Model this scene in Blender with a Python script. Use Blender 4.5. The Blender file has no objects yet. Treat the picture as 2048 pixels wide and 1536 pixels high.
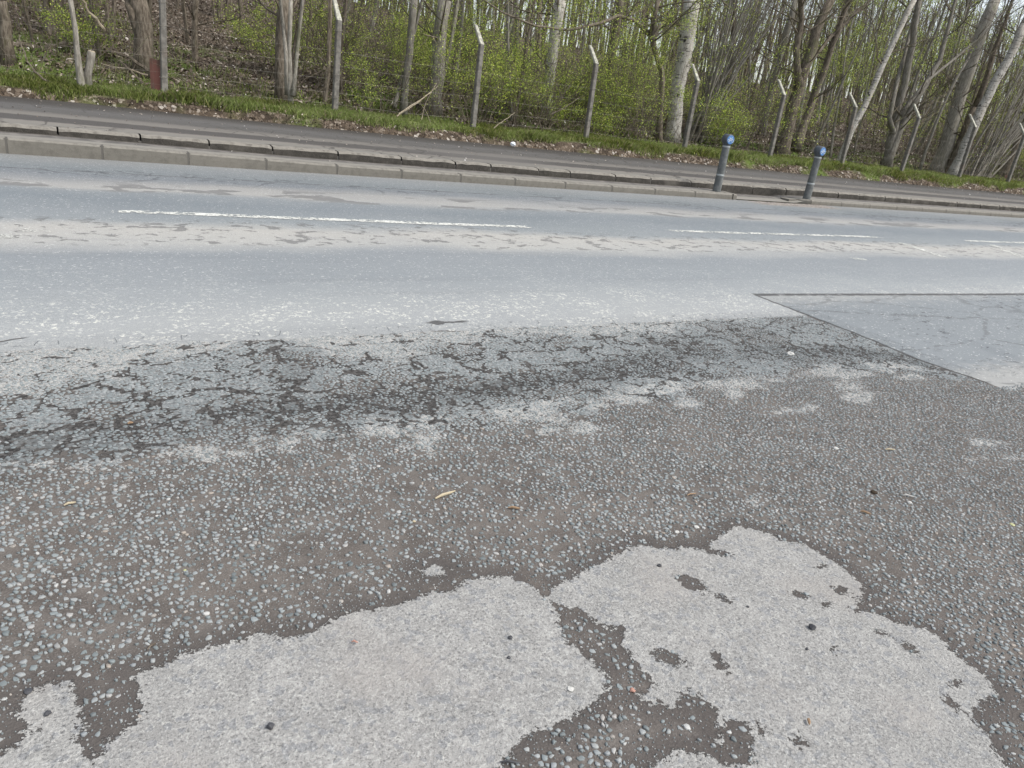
import bpy, math, random
import numpy as np
from mathutils import Vector, Matrix

scene = bpy.context.scene
C = scene.collection
rad = math.radians
random.seed(11)
RS = np.random.RandomState(7)

# ------------------------------------------------------------------ camera
FPX, PITCH, ROLL, YAW, CAMH = 1528.19, .3662, .1371, .5693, 1.3551      # for a 2048 x 1536 picture
Fv = np.array([math.sin(YAW)*math.cos(PITCH), math.cos(YAW)*math.cos(PITCH), -math.sin(PITCH)])
R0 = np.array([math.cos(YAW), -math.sin(YAW), 0.]); U0 = np.cross(R0, Fv)
Rv = math.cos(ROLL)*R0 + math.sin(ROLL)*U0
Uv = -math.sin(ROLL)*R0 + math.cos(ROLL)*U0
cam = bpy.data.cameras.new('camera'); camo = bpy.data.objects.new('camera', cam); C.objects.link(camo)
camo.matrix_world = Matrix(((Rv[0], Uv[0], -Fv[0], 0), (Rv[1], Uv[1], -Fv[1], 0), (Rv[2], Uv[2], -Fv[2], CAMH), (0, 0, 0, 1)))
cam.sensor_width = 36; cam.lens = 36*FPX/2048; cam.clip_start = .05; cam.clip_end = 2000
scene.camera = camo

# ------------------------------------------------------------------ light
SUN_EL, SUN_ROT = rad(52), rad(140)
w = bpy.data.worlds.new('World'); scene.world = w; w.use_nodes = True
nt = w.node_tree; bg = nt.nodes['Background']
sky = nt.nodes.new('ShaderNodeTexSky'); sky.sky_type = 'NISHITA'; sky.sun_disc = False
sky.sun_elevation = SUN_EL; sky.sun_rotation = SUN_ROT; sky.air_density = 1.0; sky.dust_density = 1.8; sky.ozone_density = .6
hs_ = nt.nodes.new('ShaderNodeHueSaturation'); hs_.inputs['Saturation'].default_value = .42      # thin high cloud
nt.links.new(sky.outputs[0], hs_.inputs['Color']); nt.links.new(hs_.outputs[0], bg.inputs[0]); bg.inputs[1].default_value = .15
sl = bpy.data.lights.new('sun', 'SUN'); sl.energy = 1.9; sl.angle = rad(16); sl.color = (1, .965, .90)
so = bpy.data.objects.new('sun', sl); C.objects.link(so)
sd = Vector((math.sin(SUN_ROT)*math.cos(SUN_EL), math.cos(SUN_ROT)*math.cos(SUN_EL), math.sin(SUN_EL)))
so.rotation_euler = sd.to_track_quat('Z', 'Y').to_euler(); so.location = sd*60
scene.view_settings.view_transform = 'Standard'; scene.view_settings.look = 'None'
scene.view_settings.gamma = 1; scene.view_settings.exposure = .68

# ------------------------------------------------------------------ pixel helpers (trace the photo into the world)
def ray(x, y): return Fv + (x-1024)/FPX*Rv - (y-768)/FPX*Uv
def gp(x, y, z=0.):
    d = ray(x, y); t = (z-CAMH)/d[2]; return (d[0]*t, d[1]*t)
def at(x, y, Y):
    d = ray(x, y); t = Y/d[1]; return Vector((d[0]*t, Y, CAMH+d[2]*t))

# ------------------------------------------------------------------ tagging
def tag(o, label=None, cat=None, group=None, kind=None):
    for k, v in (('label', label), ('category', cat), ('group', group), ('kind', kind)):
        if v: o[k] = v
    return o
def empty(name, loc, label, cat, group=None, rz=0):
    o = bpy.data.objects.new(name, None); C.objects.link(o); o.location = loc; o.rotation_euler = (0, 0, rz)
    o.empty_display_size = .1
    return tag(o, label, cat, group)
def link(name, me, mat, parent=None, smooth=False):
    o = bpy.data.objects.new(name, me); C.objects.link(o)
    if mat and not me.materials: me.materials.append(mat)
    if parent: o.parent = parent
    if smooth: me.polygons.foreach_set('use_smooth', [True]*len(me.polygons))
    return o
def copy_tree(o, parent=None):
    c = o.copy(); C.objects.link(c); c.parent = parent
    for ch in [q for q in o.children]: copy_tree(ch, c)
    return c

class MB:
    """collects geometry for one mesh"""
    def __init__(s): s.v = []; s.f = []; s.n = 0
    def add(s, vs, fs):
        s.v.extend(vs); n = s.n; s.f.extend([tuple(i+n for i in f) for f in fs]); s.n += len(vs)
    def box(s, x0, x1, y0, y1, z0, z1):
        s.add([(x0,y0,z0),(x1,y0,z0),(x1,y1,z0),(x0,y1,z0),(x0,y0,z1),(x1,y0,z1),(x1,y1,z1),(x0,y1,z1)],
              [(0,3,2,1),(4,5,6,7),(0,1,5,4),(1,2,6,5),(2,3,7,6),(3,0,4,7)])
    def tube(s, pts, rr, k=5, cap=True):
        pts = [Vector(p) for p in pts]; m = len(pts)
        vs = []; up = Vector((.31, .95, .05))
        for i, p in enumerate(pts):
            d = (pts[min(i+1, m-1)]-pts[max(i-1, 0)])
            if d.length < 1e-9: d = Vector((0, 0, 1))
            d.normalize(); a = d.cross(up)
            if a.length < .05: a = d.cross(Vector((1, 0, 0)))
            a.normalize(); b = d.cross(a); r = rr[i]
            for j in range(k):
                t = 2*math.pi*j/k; c_, s_ = math.cos(t)*r, math.sin(t)*r
                vs.append((p.x+a.x*c_+b.x*s_, p.y+a.y*c_+b.y*s_, p.z+a.z*c_+b.z*s_))
        fs = []
        for i in range(m-1):
            for j in range(k):
                j2 = (j+1) % k; fs.append((i*k+j, i*k+j2, i*k+k+j2, i*k+k+j))
        if cap: fs.append(tuple(range(k))[::-1]); fs.append(tuple((m-1)*k+j for j in range(k)))
        s.add(vs, fs)
    def mesh(s, name):
        me = bpy.data.meshes.new(name); me.from_pydata(s.v, [], s.f); me.update(); return me
    def build(s, name, mat, parent=None, smooth=False): return link(name, s.mesh(name), mat, parent, smooth)

def np_mesh(name, V, loops, starts, attrs=None):
    me = bpy.data.meshes.new(name)
    me.vertices.add(len(V)); me.vertices.foreach_set('co', np.ascontiguousarray(V, dtype=np.float32).ravel())
    me.loops.add(len(loops)); me.loops.foreach_set('vertex_index', np.ascontiguousarray(loops, dtype=np.int32))
    me.polygons.add(len(starts)); me.polygons.foreach_set('loop_start', np.ascontiguousarray(starts, dtype=np.int32))
    me.update(calc_edges=True)
    for k, a in (attrs or {}).items():
        at_ = me.attributes.new(k, 'FLOAT', 'POINT'); at_.data.foreach_set('value', np.ascontiguousarray(a, dtype=np.float32))
    me.validate()
    return me

def vnoise(x, y, sc, seed=0, octv=2):
    x = np.asarray(x, float); y = np.asarray(y, float); out = 0; amp = 1; tot = 0
    for o in range(octv):
        X = x*sc*2**o+seed*17.3+91; Y = y*sc*2**o+seed*5.1+77
        i = np.floor(X).astype(np.int64); j = np.floor(Y).astype(np.int64); fx = X-i; fy = Y-j
        fx = fx*fx*(3-2*fx); fy = fy*fy*(3-2*fy)
        def h(a, b):
            q = (a*374761393+b*668265263+seed*1442695) & 0x7fffffff
            q = ((q ^ (q >> 13))*1274126177) & 0x7fffffff
            return ((q ^ (q >> 16)) & 0xffff)/65535.
        out = out+amp*((h(i,j)*(1-fx)+h(i+1,j)*fx)*(1-fy)+(h(i,j+1)*(1-fx)+h(i+1,j+1)*fx)*fy); tot += amp; amp *= .5
    return out/tot

# ------------------------------------------------------------------ node helper
class M:
    def __init__(s, name, rough=.8, spec=.3):
        s.m = bpy.data.materials.new(name); s.m.use_nodes = True; s.t = s.m.node_tree
        s.b = s.t.nodes['Principled BSDF']; s.b.inputs['Roughness'].default_value = rough
        s.b.inputs['Specular IOR Level'].default_value = spec
        s.pos = s.t.nodes.new('ShaderNodeNewGeometry').outputs['Position']
        s.obj = s.t.nodes.new('ShaderNodeTexCoord').outputs['Object']
        s.sep = None
    def put(s, inp, v):
        if isinstance(v, bpy.types.NodeSocket): s.t.links.new(v, inp)
        elif isinstance(v, (tuple, list)) and len(v) == 3 and inp.type == 'RGBA': inp.default_value = (*v, 1)
        else: inp.default_value = v
    def math(s, op, a, b=0., c=0., clamp=False):
        n = s.t.nodes.new('ShaderNodeMath'); n.operation = op; n.use_clamp = clamp
        s.put(n.inputs[0], a); s.put(n.inputs[1], b); s.put(n.inputs[2], c); return n.outputs[0]
    def add(s, a, b): return s.math('ADD', a, b)
    def sub(s, a, b): return s.math('SUBTRACT', a, b)
    def mul(s, a, b): return s.math('MULTIPLY', a, b)
    def mx(s, a, b): return s.math('MAXIMUM', a, b)
    def step(s, v, lo, hi):
        n = s.t.nodes.new('ShaderNodeMapRange'); n.interpolation_type = 'SMOOTHSTEP'
        if lo > hi: n.inputs[3].default_value = 1; n.inputs[4].default_value = 0; lo, hi = hi, lo
        s.put(n.inputs[0], v); n.inputs[1].default_value = lo; n.inputs[2].default_value = hi; return n.outputs[0]
    def xyz(s):
        if not s.sep:
            s.sep = s.t.nodes.new('ShaderNodeSeparateXYZ'); s.put(s.sep.inputs[0], s.pos)
        return s.sep.outputs
    def band(s, v, a, b, e): return s.mul(s.step(v, a-e, a+e), s.step(v, b+e, b-e))
    def map(s, v, sc=(1,1,1), loc=(0,0,0)):
        n = s.t.nodes.new('ShaderNodeMapping'); s.put(n.inputs[0], v); n.inputs['Scale'].default_value = sc; n.inputs['Location'].default_value = loc
        return n.outputs[0]
    def noise(s, scale, det=3, rough=.55, vec=None, dist=0., col=False):
        n = s.t.nodes.new('ShaderNodeTexNoise'); s.put(n.inputs['Vector'], vec if vec is not None else s.pos)
        n.inputs['Scale'].default_value = scale; n.inputs['Detail'].default_value = det; n.inputs['Roughness'].default_value = rough
        n.inputs['Distortion'].default_value = dist; return n.outputs[1 if col else 0]
    def vor(s, scale, feat='F1', vec=None, out='Distance', rnd=1.):
        n = s.t.nodes.new('ShaderNodeTexVoronoi'); n.feature = feat; s.put(n.inputs['Vector'], vec if vec is not None else s.pos)
        n.inputs['Scale'].default_value = scale; n.inputs['Randomness'].default_value = rnd; return n.outputs[out]
    def mix(s, f, a, b, mode='MIX'):
        n = s.t.nodes.new('ShaderNodeMix'); n.data_type = 'RGBA'; n.blend_type = mode
        s.put(n.inputs[0], f); s.put(n.inputs[6], a); s.put(n.inputs[7], b); return n.outputs[2]
    def ramp(s, f, stops, interp='LINEAR'):
        n = s.t.nodes.new('ShaderNodeValToRGB'); s.put(n.inputs[0], f); e = n.color_ramp; e.interpolation = interp
        while len(e.elements) < len(stops): e.elements.new(.5)
        for el, (p, c) in zip(e.elements, stops): el.position = p; el.color = (*c, 1)
        return n.outputs[0]
    def attr(s, name, out='Fac'):
        n = s.t.nodes.new('ShaderNodeAttribute'); n.attribute_name = name; return n.outputs[out]
    def rnd(s): return s.t.nodes.new('ShaderNodeObjectInfo').outputs['Random']
    def warp(s, scale, amt, vec=None):
        v = vec if vec is not None else s.pos
        n = s.t.nodes.new('ShaderNodeVectorMath'); n.operation = 'SUBTRACT'; s.put(n.inputs[0], s.noise(scale, 2, vec=v, col=True)); n.inputs[1].default_value = (.5,.5,.5)
        k = s.t.nodes.new('ShaderNodeVectorMath'); k.operation = 'SCALE'; s.put(k.inputs[0], n.outputs[0]); k.inputs['Scale'].default_value = amt
        a = s.t.nodes.new('ShaderNodeVectorMath'); a.operation = 'ADD'; s.put(a.inputs[0], v); s.put(a.inputs[1], k.outputs[0]); return a.outputs[0]
    def bump(s, h, dist, strength=1.):
        n = s.t.nodes.new('ShaderNodeBump'); n.inputs['Strength'].default_value = strength; n.inputs['Distance'].default_value = dist
        s.put(n.inputs['Height'], h); s.put(s.b.inputs['Normal'], n.outputs[0])
    def done(s, col, rough=None):
        s.put(s.b.inputs['Base Color'], col)
        if rough is not None: s.put(s.b.inputs['Roughness'], rough)
        return s.m

# ------------------------------------------------------------------ traced marks on the near asphalt (pixels of the photo -> metres on the ground)
POLY_A = [(1088,1195),(1078,1183),(1060,1168),(1025,1154),(985,1151),(930,1160),(905,1180),(850,1186),(800,1206),(760,1216),(700,1221),(660,1240),(640,1256),(600,1270),(565,1274),(520,1264),(480,1279),(430,1290),(395,1303),(340,1304),(350,1322),(300,1335),(248,1345),(262,1358),(280,1372),(278,1399),(284,1437),(253,1457),(222,1471),(212,1491),(195,1515),(181,1515),(154,1485),(171,1457),(161,1433),(161,1406),(147,1385),(144,1362),(103,1365),(68,1379),(41,1392),(31,1426),(51,1450),(65,1471),(34,1478),(27,1505),(-60,1508),(-200,1700),(900,1780),(987,1536),(1008,1519),(1035,1491),(1062,1464),(1110,1450),(1144,1430),(1192,1409),(1199,1389),(1221,1368),(1213,1344),(1185,1320),(1155,1297),(1127,1269),(1120,1242),(1112,1215)]
POLY_B = [(1088,1195),(1100,1180),(1110,1170),(1154,1148),(1195,1129),(1223,1112),(1247,1098),(1281,1088),(1325,1095),(1356,1093),(1401,1095),(1428,1081),(1449,1064),(1469,1050),(1497,1054),(1548,1067),(1561,1081),(1602,1084),(1640,1105),(1684,1129),(1708,1156),(1728,1170),(1725,1183),(1718,1200),(1735,1217),(1773,1234),(1803,1248),(1851,1255),(1892,1282),(1902,1303),(1946,1333),(1981,1361),(1994,1391),(1957,1412),(1946,1439),(1981,1476),(1991,1507),(2015,1534),(2060,1640),(1240,1760),(1301,1540),(1301,1525),(1349,1501),(1400,1502),(1452,1525),(1485,1530),(1513,1520),(1480,1497),(1507,1490),(1507,1456),(1475,1442),(1449,1439),(1446,1462),(1440,1485),(1425,1480),(1435,1449),(1433,1425),(1418,1401),(1398,1391),(1381,1378),(1360,1396),(1349,1413),(1308,1406),(1278,1392),(1281,1375),(1312,1372),(1308,1358),(1281,1334),(1264,1314),(1243,1290),(1247,1273),(1247,1252),(1213,1256),(1189,1242),(1158,1216),(1115,1211)]
HOLES = [(1382,1165,34,12,.35),(1445,1195,14,7,.3),(1600,1187,18,6,.2),(1680,1180,16,7,.3),(1655,1210,9,6,0),(1335,1312,28,15,.3),(1440,1322,15,14,.9),(1820,1297,16,7,.6),(1910,1368,12,6,0),(1905,1408,16,8,.6),(1595,1480,14,10,.2),(1525,1455,12,8,.6),(1640,1130,8,4,0),(1440,1105,24,6,.1),(1760,1262,12,5,.3),(1670,1302,8,6,0),(1730,1216,28,8,0)]
BLOBS = [(870,1142,30,12),(650,1290,0,0)]
WHITE = [(170,945,24,12),(258,955,16,9),(300,905,26,8),(400,912,30,9),(470,905,32,9),(585,878,46,12),(648,872,34,10),(700,912,20,7),(760,930,16,5),(850,880,34,15),(820,850,40,10),(880,835,40,8),(1000,820,26,8),(1110,820,40,12),(1085,855,30,7),(1165,850,38,9),(1150,795,30,8),(1255,800,44,9),(1330,785,40,8),(1390,800,26,7),(1480,790,34,7),(1440,765,40,6),(1590,823,30,10),(1720,790,44,9),(1690,770,40,7),(1560,758,30,6),(1820,750,30,6),(1980,885,50,7),(1960,905,30,6),(2020,915,40,6),(1500,998,22,7),(1740,940,20,6),(110,1050,0,0),(60,920,36,7)]
def wpoly(p): return np.array([gp(*q) for q in p])
def sdf(px, py, poly):
    d = np.full(px.shape, 1e9); ins = np.zeros(px.shape, bool); n = len(poly)
    for i in range(n):
        a = poly[i]; b = poly[(i+1) % n]; e = b-a; L = e@e+1e-12
        t = np.clip(((px-a[0])*e[0]+(py-a[1])*e[1])/L, 0, 1)
        d = np.minimum(d, np.hypot(px-a[0]-t*e[0], py-a[1]-t*e[1]))
        if abs(e[1]) > 1e-12:
            c = ((a[1] > py) != (b[1] > py)) & (px < (py-a[1])*e[0]/e[1]+a[0]); ins ^= c
    return np.where(ins, d, -d)
WA, WB = wpoly(POLY_A), wpoly(POLY_B)
def ell(q):
    cx, cy = gp(q[0], q[1]); ax, ay = gp(q[0]+q[2], q[1]+q[2]*(q[4] if len(q) > 4 else 0)); bx, by = gp(q[0], q[1]-q[3])
    return cx, cy, ax-cx, ay-cy, bx-cx, by-cy
def ellval(px, py, q):
    cx, cy, ax, ay, bx, by = ell(q); det = ax*by-ay*bx
    u = ((px-cx)*by-(py-cy)*bx)/det; v = ((py-cy)*ax-(px-cx)*ay)/det
    return np.hypot(u, v), math.sqrt(abs(det))
def f_conc(px, py):
    s = np.maximum(sdf(px, py, WA), sdf(px, py, WB))
    for q in HOLES:
        e, r = ellval(px, py, q); s = np.minimum(s, (e-1)*r)
    e, r = ellval(px, py, BLOBS[0]); s = np.maximum(s, (1-e)*r*.8)
    return s
CRK = np.array([(-2,2.75),(-.21,2.81),(.26,2.89),(.76,2.98),(1.47,2.93),(1.84,2.98),(2.51,3.06),(3.23,3.22),(3.79,3.2),(4.62,3.04),(5.0,2.8)])
def f_crk(px, py):
    cy = np.interp(px, CRK[:,0], CRK[:,1]); wd = np.interp(px, [-1,.9,2,3.5,4.6], [.2,.22,.13,.26,.2])
    g = np.exp(-((py-cy)/wd)**2)
    g = np.maximum(g, .9*np.exp(-(((px-.93)/.16)**2+((py-3.25)/.3)**2)))
    g = np.maximum(g, .8*np.exp(-(((px-3.5)/.9)**2+((py-3.45)/.16)**2)))
    return g*(.55+.75*vnoise(px, py, 2.2, 3))
def f_white(px, py):
    g = np.zeros(px.shape); px0, py0 = px, py; px = px0+.22*(vnoise(px0, py0, 5, 93, 3)-.5); py = py0+.16*(vnoise(px0, py0, 5, 94, 3)-.5)
    for q in WHITE:
        if q[2] == 0: continue
        e, r = ellval(px, py, (q[0], q[1], q[2]*1.15, q[3]*2.1)+tuple(q[4:])); g = np.maximum(g, np.exp(-e**2*.8))
    fy_ = .03+np.interp(px0, [-1,0,.9,1.3,2.0,2.8,3.4,4.6,5], [2.60,2.62,2.66,2.6,2.66,2.72,2.7,2.72,2.6])
    g = np.maximum(g, .92*np.interp(px0, [-.5,.6,1.2], [.72,.8,1])*np.exp(-((py-fy_)/.15)**2)*(.55+.9*vnoise(px0, py0, 3.5, 95, 2)))
    n = vnoise(px0, py0, 9, 91, 3); g = np.clip(g*1.1-1.5*np.clip(.60-n, 0, 1), 0, 1)
    return g
EDGE = 3.79
def cell_edge(x, y, s):
    """distance to the edge of irregular cells of size s, 0 on the cracks"""
    wx = x+.35*s*(vnoise(x, y, 2.2/s, 71)-.5)*2; wy = y+.35*s*(vnoise(x, y, 2.2/s, 72)-.5)*2
    i0 = np.floor(wx/s); j0 = np.floor(wy/s); f1 = np.full(x.shape, 9.); f2 = np.full(x.shape, 9.)
    for a in (-1,0,1):
        for b in (-1,0,1):
            ci, cj = (i0+a).astype(np.int64), (j0+b).astype(np.int64)
            hh = (ci*73856093 ^ cj*19349663) & 0x7fffffff; h1 = ((hh*48271) % 65521)/65521.; h2 = ((hh*16807+77) % 65519)/65519.
            d = np.hypot((ci+h1)*s-wx, (cj+h2)*s-wy); f2 = np.minimum(f2, np.maximum(f1, d)); f1 = np.minimum(f1, d)
    return f2-f1
def f_cell(x, y):
    """0 on the alligator cracks of the broken band, growing to 1 inside the plates"""
    c = f_crk(x, y); n = vnoise(x, y, 4, 76, 2); c = np.clip(c*.75+.22*(vnoise(x, y, 1.7, 77, 2) > .42), 0, 1.1)
    a = cell_edge(x, y, .20)/2; b = cell_edge(x+5, y+3, .10)/2
    d = cell_edge(x+9, y-4, .062)/2
    fa = np.clip((a-.0040-.0065*c*(.4+1.1*n))/.006, 0, 1); fb = np.clip((b+.001-.0070*c*(n > .42))/.007, 0, 1); fd = np.clip((d-.002*np.clip(c*1.6-.5, 0, 1))/.006, 0, 1)
    return np.minimum(np.minimum(fa, .15+.85*fb), .35+.65*fd)
def f_plate(x, y):
    """where whole plates of the old surface survive between the cracks"""
    n = vnoise(x, y, 4.2, 81, 2)+.10*(vnoise(x, y, 28, 82, 2)-.5)*2; c = f_crk(x, y)
    return np.clip((n-.40-.05*c)/.05, 0, 1)*np.clip((f_cell(x, y)-.3)/.4, 0, 1)*np.clip((f_band(x, y)-.3)/.4, 0, 1)
def f_band(x, y):
    c = np.interp(x, CRK[:,0], CRK[:,1]); n1 = vnoise(x, y, 3.2, 21, 3)
    return np.clip((y-(c-np.interp(x, [-1,.3,1.4], [.17,.24,.46]))+.6*(n1-.5))/.20, 0, 1)

# ------------------------------------------------------------------ materials: road
def smoothmix(a, b, t): return a*(1-t)+b*t
def road_material(mode, name):
    m = M(name, .85, .12 if mode == 'near' else .25); X, Y, Z = m.xyz()
    n1 = m.noise(3.0, 4); nf = m.noise(170, 2, .7); n2 = m.noise(38, 4, .7); n3 = m.noise(9, 4, .6); 
    near = car = None
    NEAR, CAR = mode in ('near', 'full'), mode in ('car', 'full')
    h = m.add(m.mul(nf, .6), m.mul(n2, .6))
    if NEAR:
        # ---- brown fretted matrix between the chippings
        matrix = m.mix(m.step(n3, .35, .7), (.098,.086,.077), (.150,.134,.120))
        matrix = m.mix(m.mul(m.step(n1, .45, .7), .5), matrix, (.162,.142,.125))
        matrix = m.mix(m.mul(m.step(nf, .45, .8), .6), matrix, (.245,.226,.208))
        matrix = m.mix(m.mul(m.step(n2, .56, .7), .4), matrix, (.068,.062,.058))
        con = m.attr('conc'); crk = m.attr('crack'); wht = m.attr('white'); pal = m.attr('pale')
        rim = m.mul(m.step(m.add(con, m.mul(m.sub(n2, .5), .06)), -.10, -.015), m.step(n3, .3, .5))
        matrix = m.mix(m.mul(rim, .6), matrix, (.066,.059,.056))
        bnd = m.attr('band'); cel = m.attr('cell')
        pe = m.vor(58, 'DISTANCE_TO_EDGE', m.warp(60, .012)); pn = m.noise(70, 4, .8)
        slab = m.mix(m.step(pn, .40, .62), (.145,.155,.155), (.235,.248,.248))
        slab = m.mix(m.mul(m.mul(m.step(pe, .10, .02), m.step(n2, .42, .55)), .6), slab, (.40,.395,.375))
        slab = m.mix(m.mul(m.step(pn, .44, .36), .8), slab, (.06,.062,.062))
        plt = m.step(m.add(m.attr('plate'), m.mul(m.sub(pn, .5), .9)), .4, .6)
        matrix = m.mix(m.mul(bnd, .35), matrix, (.085,.08,.076))
        matrix = m.mix(plt, matrix, slab); matrix = m.mix(m.mul(m.mul(bnd, m.step(m.add(crk, m.mul(m.sub(n3, .5), .8)), .35, .9)), .6), matrix, (.055,.053,.051))
        crkl = m.mul(m.mul(m.mul(bnd, m.step(m.add(cel, m.mul(m.sub(n2, .5), .35)), .5, .2)), .9), m.step(m.add(m.sub(.62, m.mul(pal, .45)), m.mul(m.sub(n3, .5), 1.0)), .12, .35))
        dark = m.mx(crkl, m.mul(m.step(m.add(crk, m.mul(m.sub(n3, .5), 1.1)), 1.0, 1.25), m.mul(bnd, .7)))
        matrix = m.mix(m.mul(dark, .95), matrix, m.mix(m.step(m.noise(60, 4, .8), .42, .62), (.026,.025,.024), (.115,.110,.105)))
        nm = m.noise(16, 5, .75)
        pf = m.noise(75, 4, .8); pv = m.add(m.add(m.mul(m.mx(m.mul(wht, .92), pal), 1.0), m.mul(m.sub(nm, .5), 1.7)), m.mul(m.sub(pf, .5), 1.6)); pm = m.step(pv, .55, .78)
        pm = m.mul(pm, m.step(dark, .6, .25))
        palec = m.mix(m.step(nf, .38, .62), (.22,.215,.205), (.50,.49,.46))
        matrix = m.mix(pm, matrix, palec)
        # ---- pale worn film
        wq = m.warp(60, .010); ve = m.vor(58, 'DISTANCE_TO_EDGE', wq); vc = m.sepc(m.vor(58, out='Color', vec=wq)); g2 = m.noise(120, 3, .8)
        film = m.mix(m.step(n3, .3, .7), (.275,.269,.256), (.340,.332,.315))
        film = m.mix(m.mul(m.step(vc, .80, .86), .45), film, (.20,.21,.225))
        film = m.mix(m.mul(m.step(vc, .12, .06), .4), film, (.42,.41,.385))
        film = m.mix(m.mul(m.step(g2, .54, .66), .7), film, (.50,.495,.475))
        film = m.mix(m.mul(m.mul(m.step(ve, .08, .02), m.step(n2, .50, .60)), .5), film, (.55,.54,.50))
        film = m.mix(m.mul(m.step(g2, .46, .36), .7), film, (.115,.114,.113))
        film = m.mix(m.mul(m.step(n2, .64, .72), .5), film, (.17,.165,.155))
        film = m.mix(m.mul(m.step(m.noise(2.3, 2), .5, .7), .4), film, (.33,.305,.28))
        cm = m.step(m.add(con, m.add(m.mul(m.sub(n2, .5), .085), m.mul(m.sub(g2, .5), .055))), -.003, .004)
        near = m.mix(cm, matrix, film)
        h = m.add(h, m.mul(cm, 1.0)); h = m.add(h, m.mul(m.mul(g2, cm), .9)); h = m.sub(h, m.mul(m.step(dark, .1, .6), 1.2))
        col = near
    if CAR:
        # ---- carriageway, worn in bands by the wheels
        grain = m.noise(330, 1, .8)
        yw = m.add(Y, m.add(m.mul(m.sub(m.noise(1.1, 3, vec=m.map(m.pos, (.45,1,1))), .5), .75), m.mul(m.sub(n2, .5), .12)))
        t = m.math('DIVIDE', m.sub(yw, 3.6), 6.6)
        P = lambda y: (y-3.6)/6.6
        car = m.ramp(t, [(P(3.6),(.295,.303,.298)),(P(4.15),(.315,.326,.322)),(P(4.5),(.272,.288,.290)),(P(5.0),(.214,.234,.244)),(P(5.65),(.200,.219,.230)),
                         (P(6.0),(.37,.365,.34)),(P(6.45),(.40,.385,.35)),(P(6.75),(.215,.235,.240)),(P(7.6),(.145,.168,.183)),(P(7.95),(.175,.196,.205)),
                         (P(8.2),(.33,.32,.295)),(P(8.55),(.27,.265,.25)),(P(8.9),(.135,.150,.162)),(P(9.4),(.145,.163,.168)),(P(10.1),(.20,.205,.198))])
        car = m.mix(m.mul(m.step(m.noise(.55, 3), .42, .7), .25), car, (.24,.255,.265))
        car = m.mix(m.mul(m.step(grain, .5, .72), .55), car, (.52,.51,.50))
        car = m.mix(m.mul(m.step(nf, .50, .68), .5), car, (.11,.115,.12))
        car = m.mix(m.mul(m.step(m.noise(55, 3, .8), .55, .75), .35), car, (.46,.46,.45))
        car = m.mix(m.mul(m.step(m.noise(2.0, 4, .7, m.map(m.pos, (.12,2.2,1))), .52, .7), .22), car, (.15,.16,.17))
        s1c = m.sepc(m.vor(85, out='Color', vec=m.warp(60, .03))); ns = m.noise(22, 4, .7)
        bandw = m.add(m.band(yw, 3.75, 4.5, .2), m.mul(m.band(yw, 4.5, 5.3, .3), .25))
        wsp = m.mul(m.mul(m.step(s1c, .70, .78), m.step(m.add(ns, m.mul(m.sub(n1, .5), .5)), .50, .60)), bandw)
        car = m.mix(m.mul(wsp, .9), car, (.62,.61,.55))
        car = m.mix(m.mul(m.step(s1c, .045, .02), .6), car, (.52,.52,.50))
        nfl = m.noise(6.5, 6, .68, m.map(m.pos, (1.0,1.25,1))); nfl2 = m.noise(1.7, 5, .62, m.map(m.pos, (.7,1.3,1), (5,3,0)))
        fl = m.mul(m.step(m.add(nfl, m.mul(m.sub(n1, .5), .30)), .55, .60), m.band(yw, 5.93, 6.80, .12))
        fl2 = m.mul(m.step(m.add(nfl2, m.mul(m.sub(n3, .5), .15)), .525, .55), m.band(yw, 8.02, 8.55, .12))
        car = m.mix(m.mul(m.mx(fl, fl2), .72), car, (.140,.138,.134))
        cv = m.warp(3, .25); c1 = m.vor(1.3, 'DISTANCE_TO_EDGE', m.map(cv, (.4,1.2,1))); c2 = m.vor(4.5, 'DISTANCE_TO_EDGE', m.map(cv, (.6,1.3,1)))
        cm2 = m.mx(m.mul(m.mul(m.step(c1, .018, .005), m.band(yw, 8.7, 9.5, .2)), .7), m.mul(m.mul(m.step(c2, .05, .015), m.band(Y, 8.85, 9.4, .15)), m.step(m.noise(.8, 2, vec=m.map(m.pos,(1,1,1),(3,0,0))), .50, .60)))
        car = m.mix(m.mul(cm2, .7), car, (.06,.064,.068))
        seam = m.step(m.math('ABSOLUTE', m.sub(Y, m.add(9.17, m.mul(m.sub(n3, .5), .08)))), .022, .006)
        car = m.mix(m.mul(seam, m.step(n1, .4, .5)), car, (.06,.06,.06))
        rg = m.mul(m.band(X, 11.0, 13.2, .3), m.band(Y, 9.75, 10.5, .12)); rgc = m.mix(m.step(m.sepc(m.vor(35, out='Color')), .3, .6), (.16,.13,.11), (.36,.31,.26))
        car = m.mix(m.mul(rg, m.step(n2, .35, .55)), car, rgc)
        # ---- square repair, smooth and bluish with small dark pits
        xe = m.add(X, m.mul(m.sub(n3, .5), .05)); ye = m.add(Y, m.mul(m.sub(n3, .5), .05))
        ytop = m.sub(4.36, m.mul(m.sub(X, 5.08), .055))
        rep = m.mul(m.mul(m.step(xe, 5.07, 5.085), m.step(m.sub(ytop, ye), -.005, .008)), m.step(m.add(ye, m.add(m.mul(m.sub(n2, .5), .2), m.mul(m.sub(n3, .5), .3))), 2.2, 2.25))
        repc = m.mix(m.step(m.add(Y, m.mul(m.sub(n3, .5), .8)), 3.9, 4.3), (.195,.212,.220), (.285,.290,.280))
        repc = m.mix(m.mul(m.step(m.add(Y, m.mul(m.sub(n3, .5), .5)), 2.75, 2.4), .8), repc, (.36,.355,.335))
        repc = m.mix(m.mul(m.step(grain, .5, .75), .4), repc, (.46,.46,.45))
        repc = m.mix(m.mul(m.step(nf, .52, .72), .45), repc, (.12,.127,.135))
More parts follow.
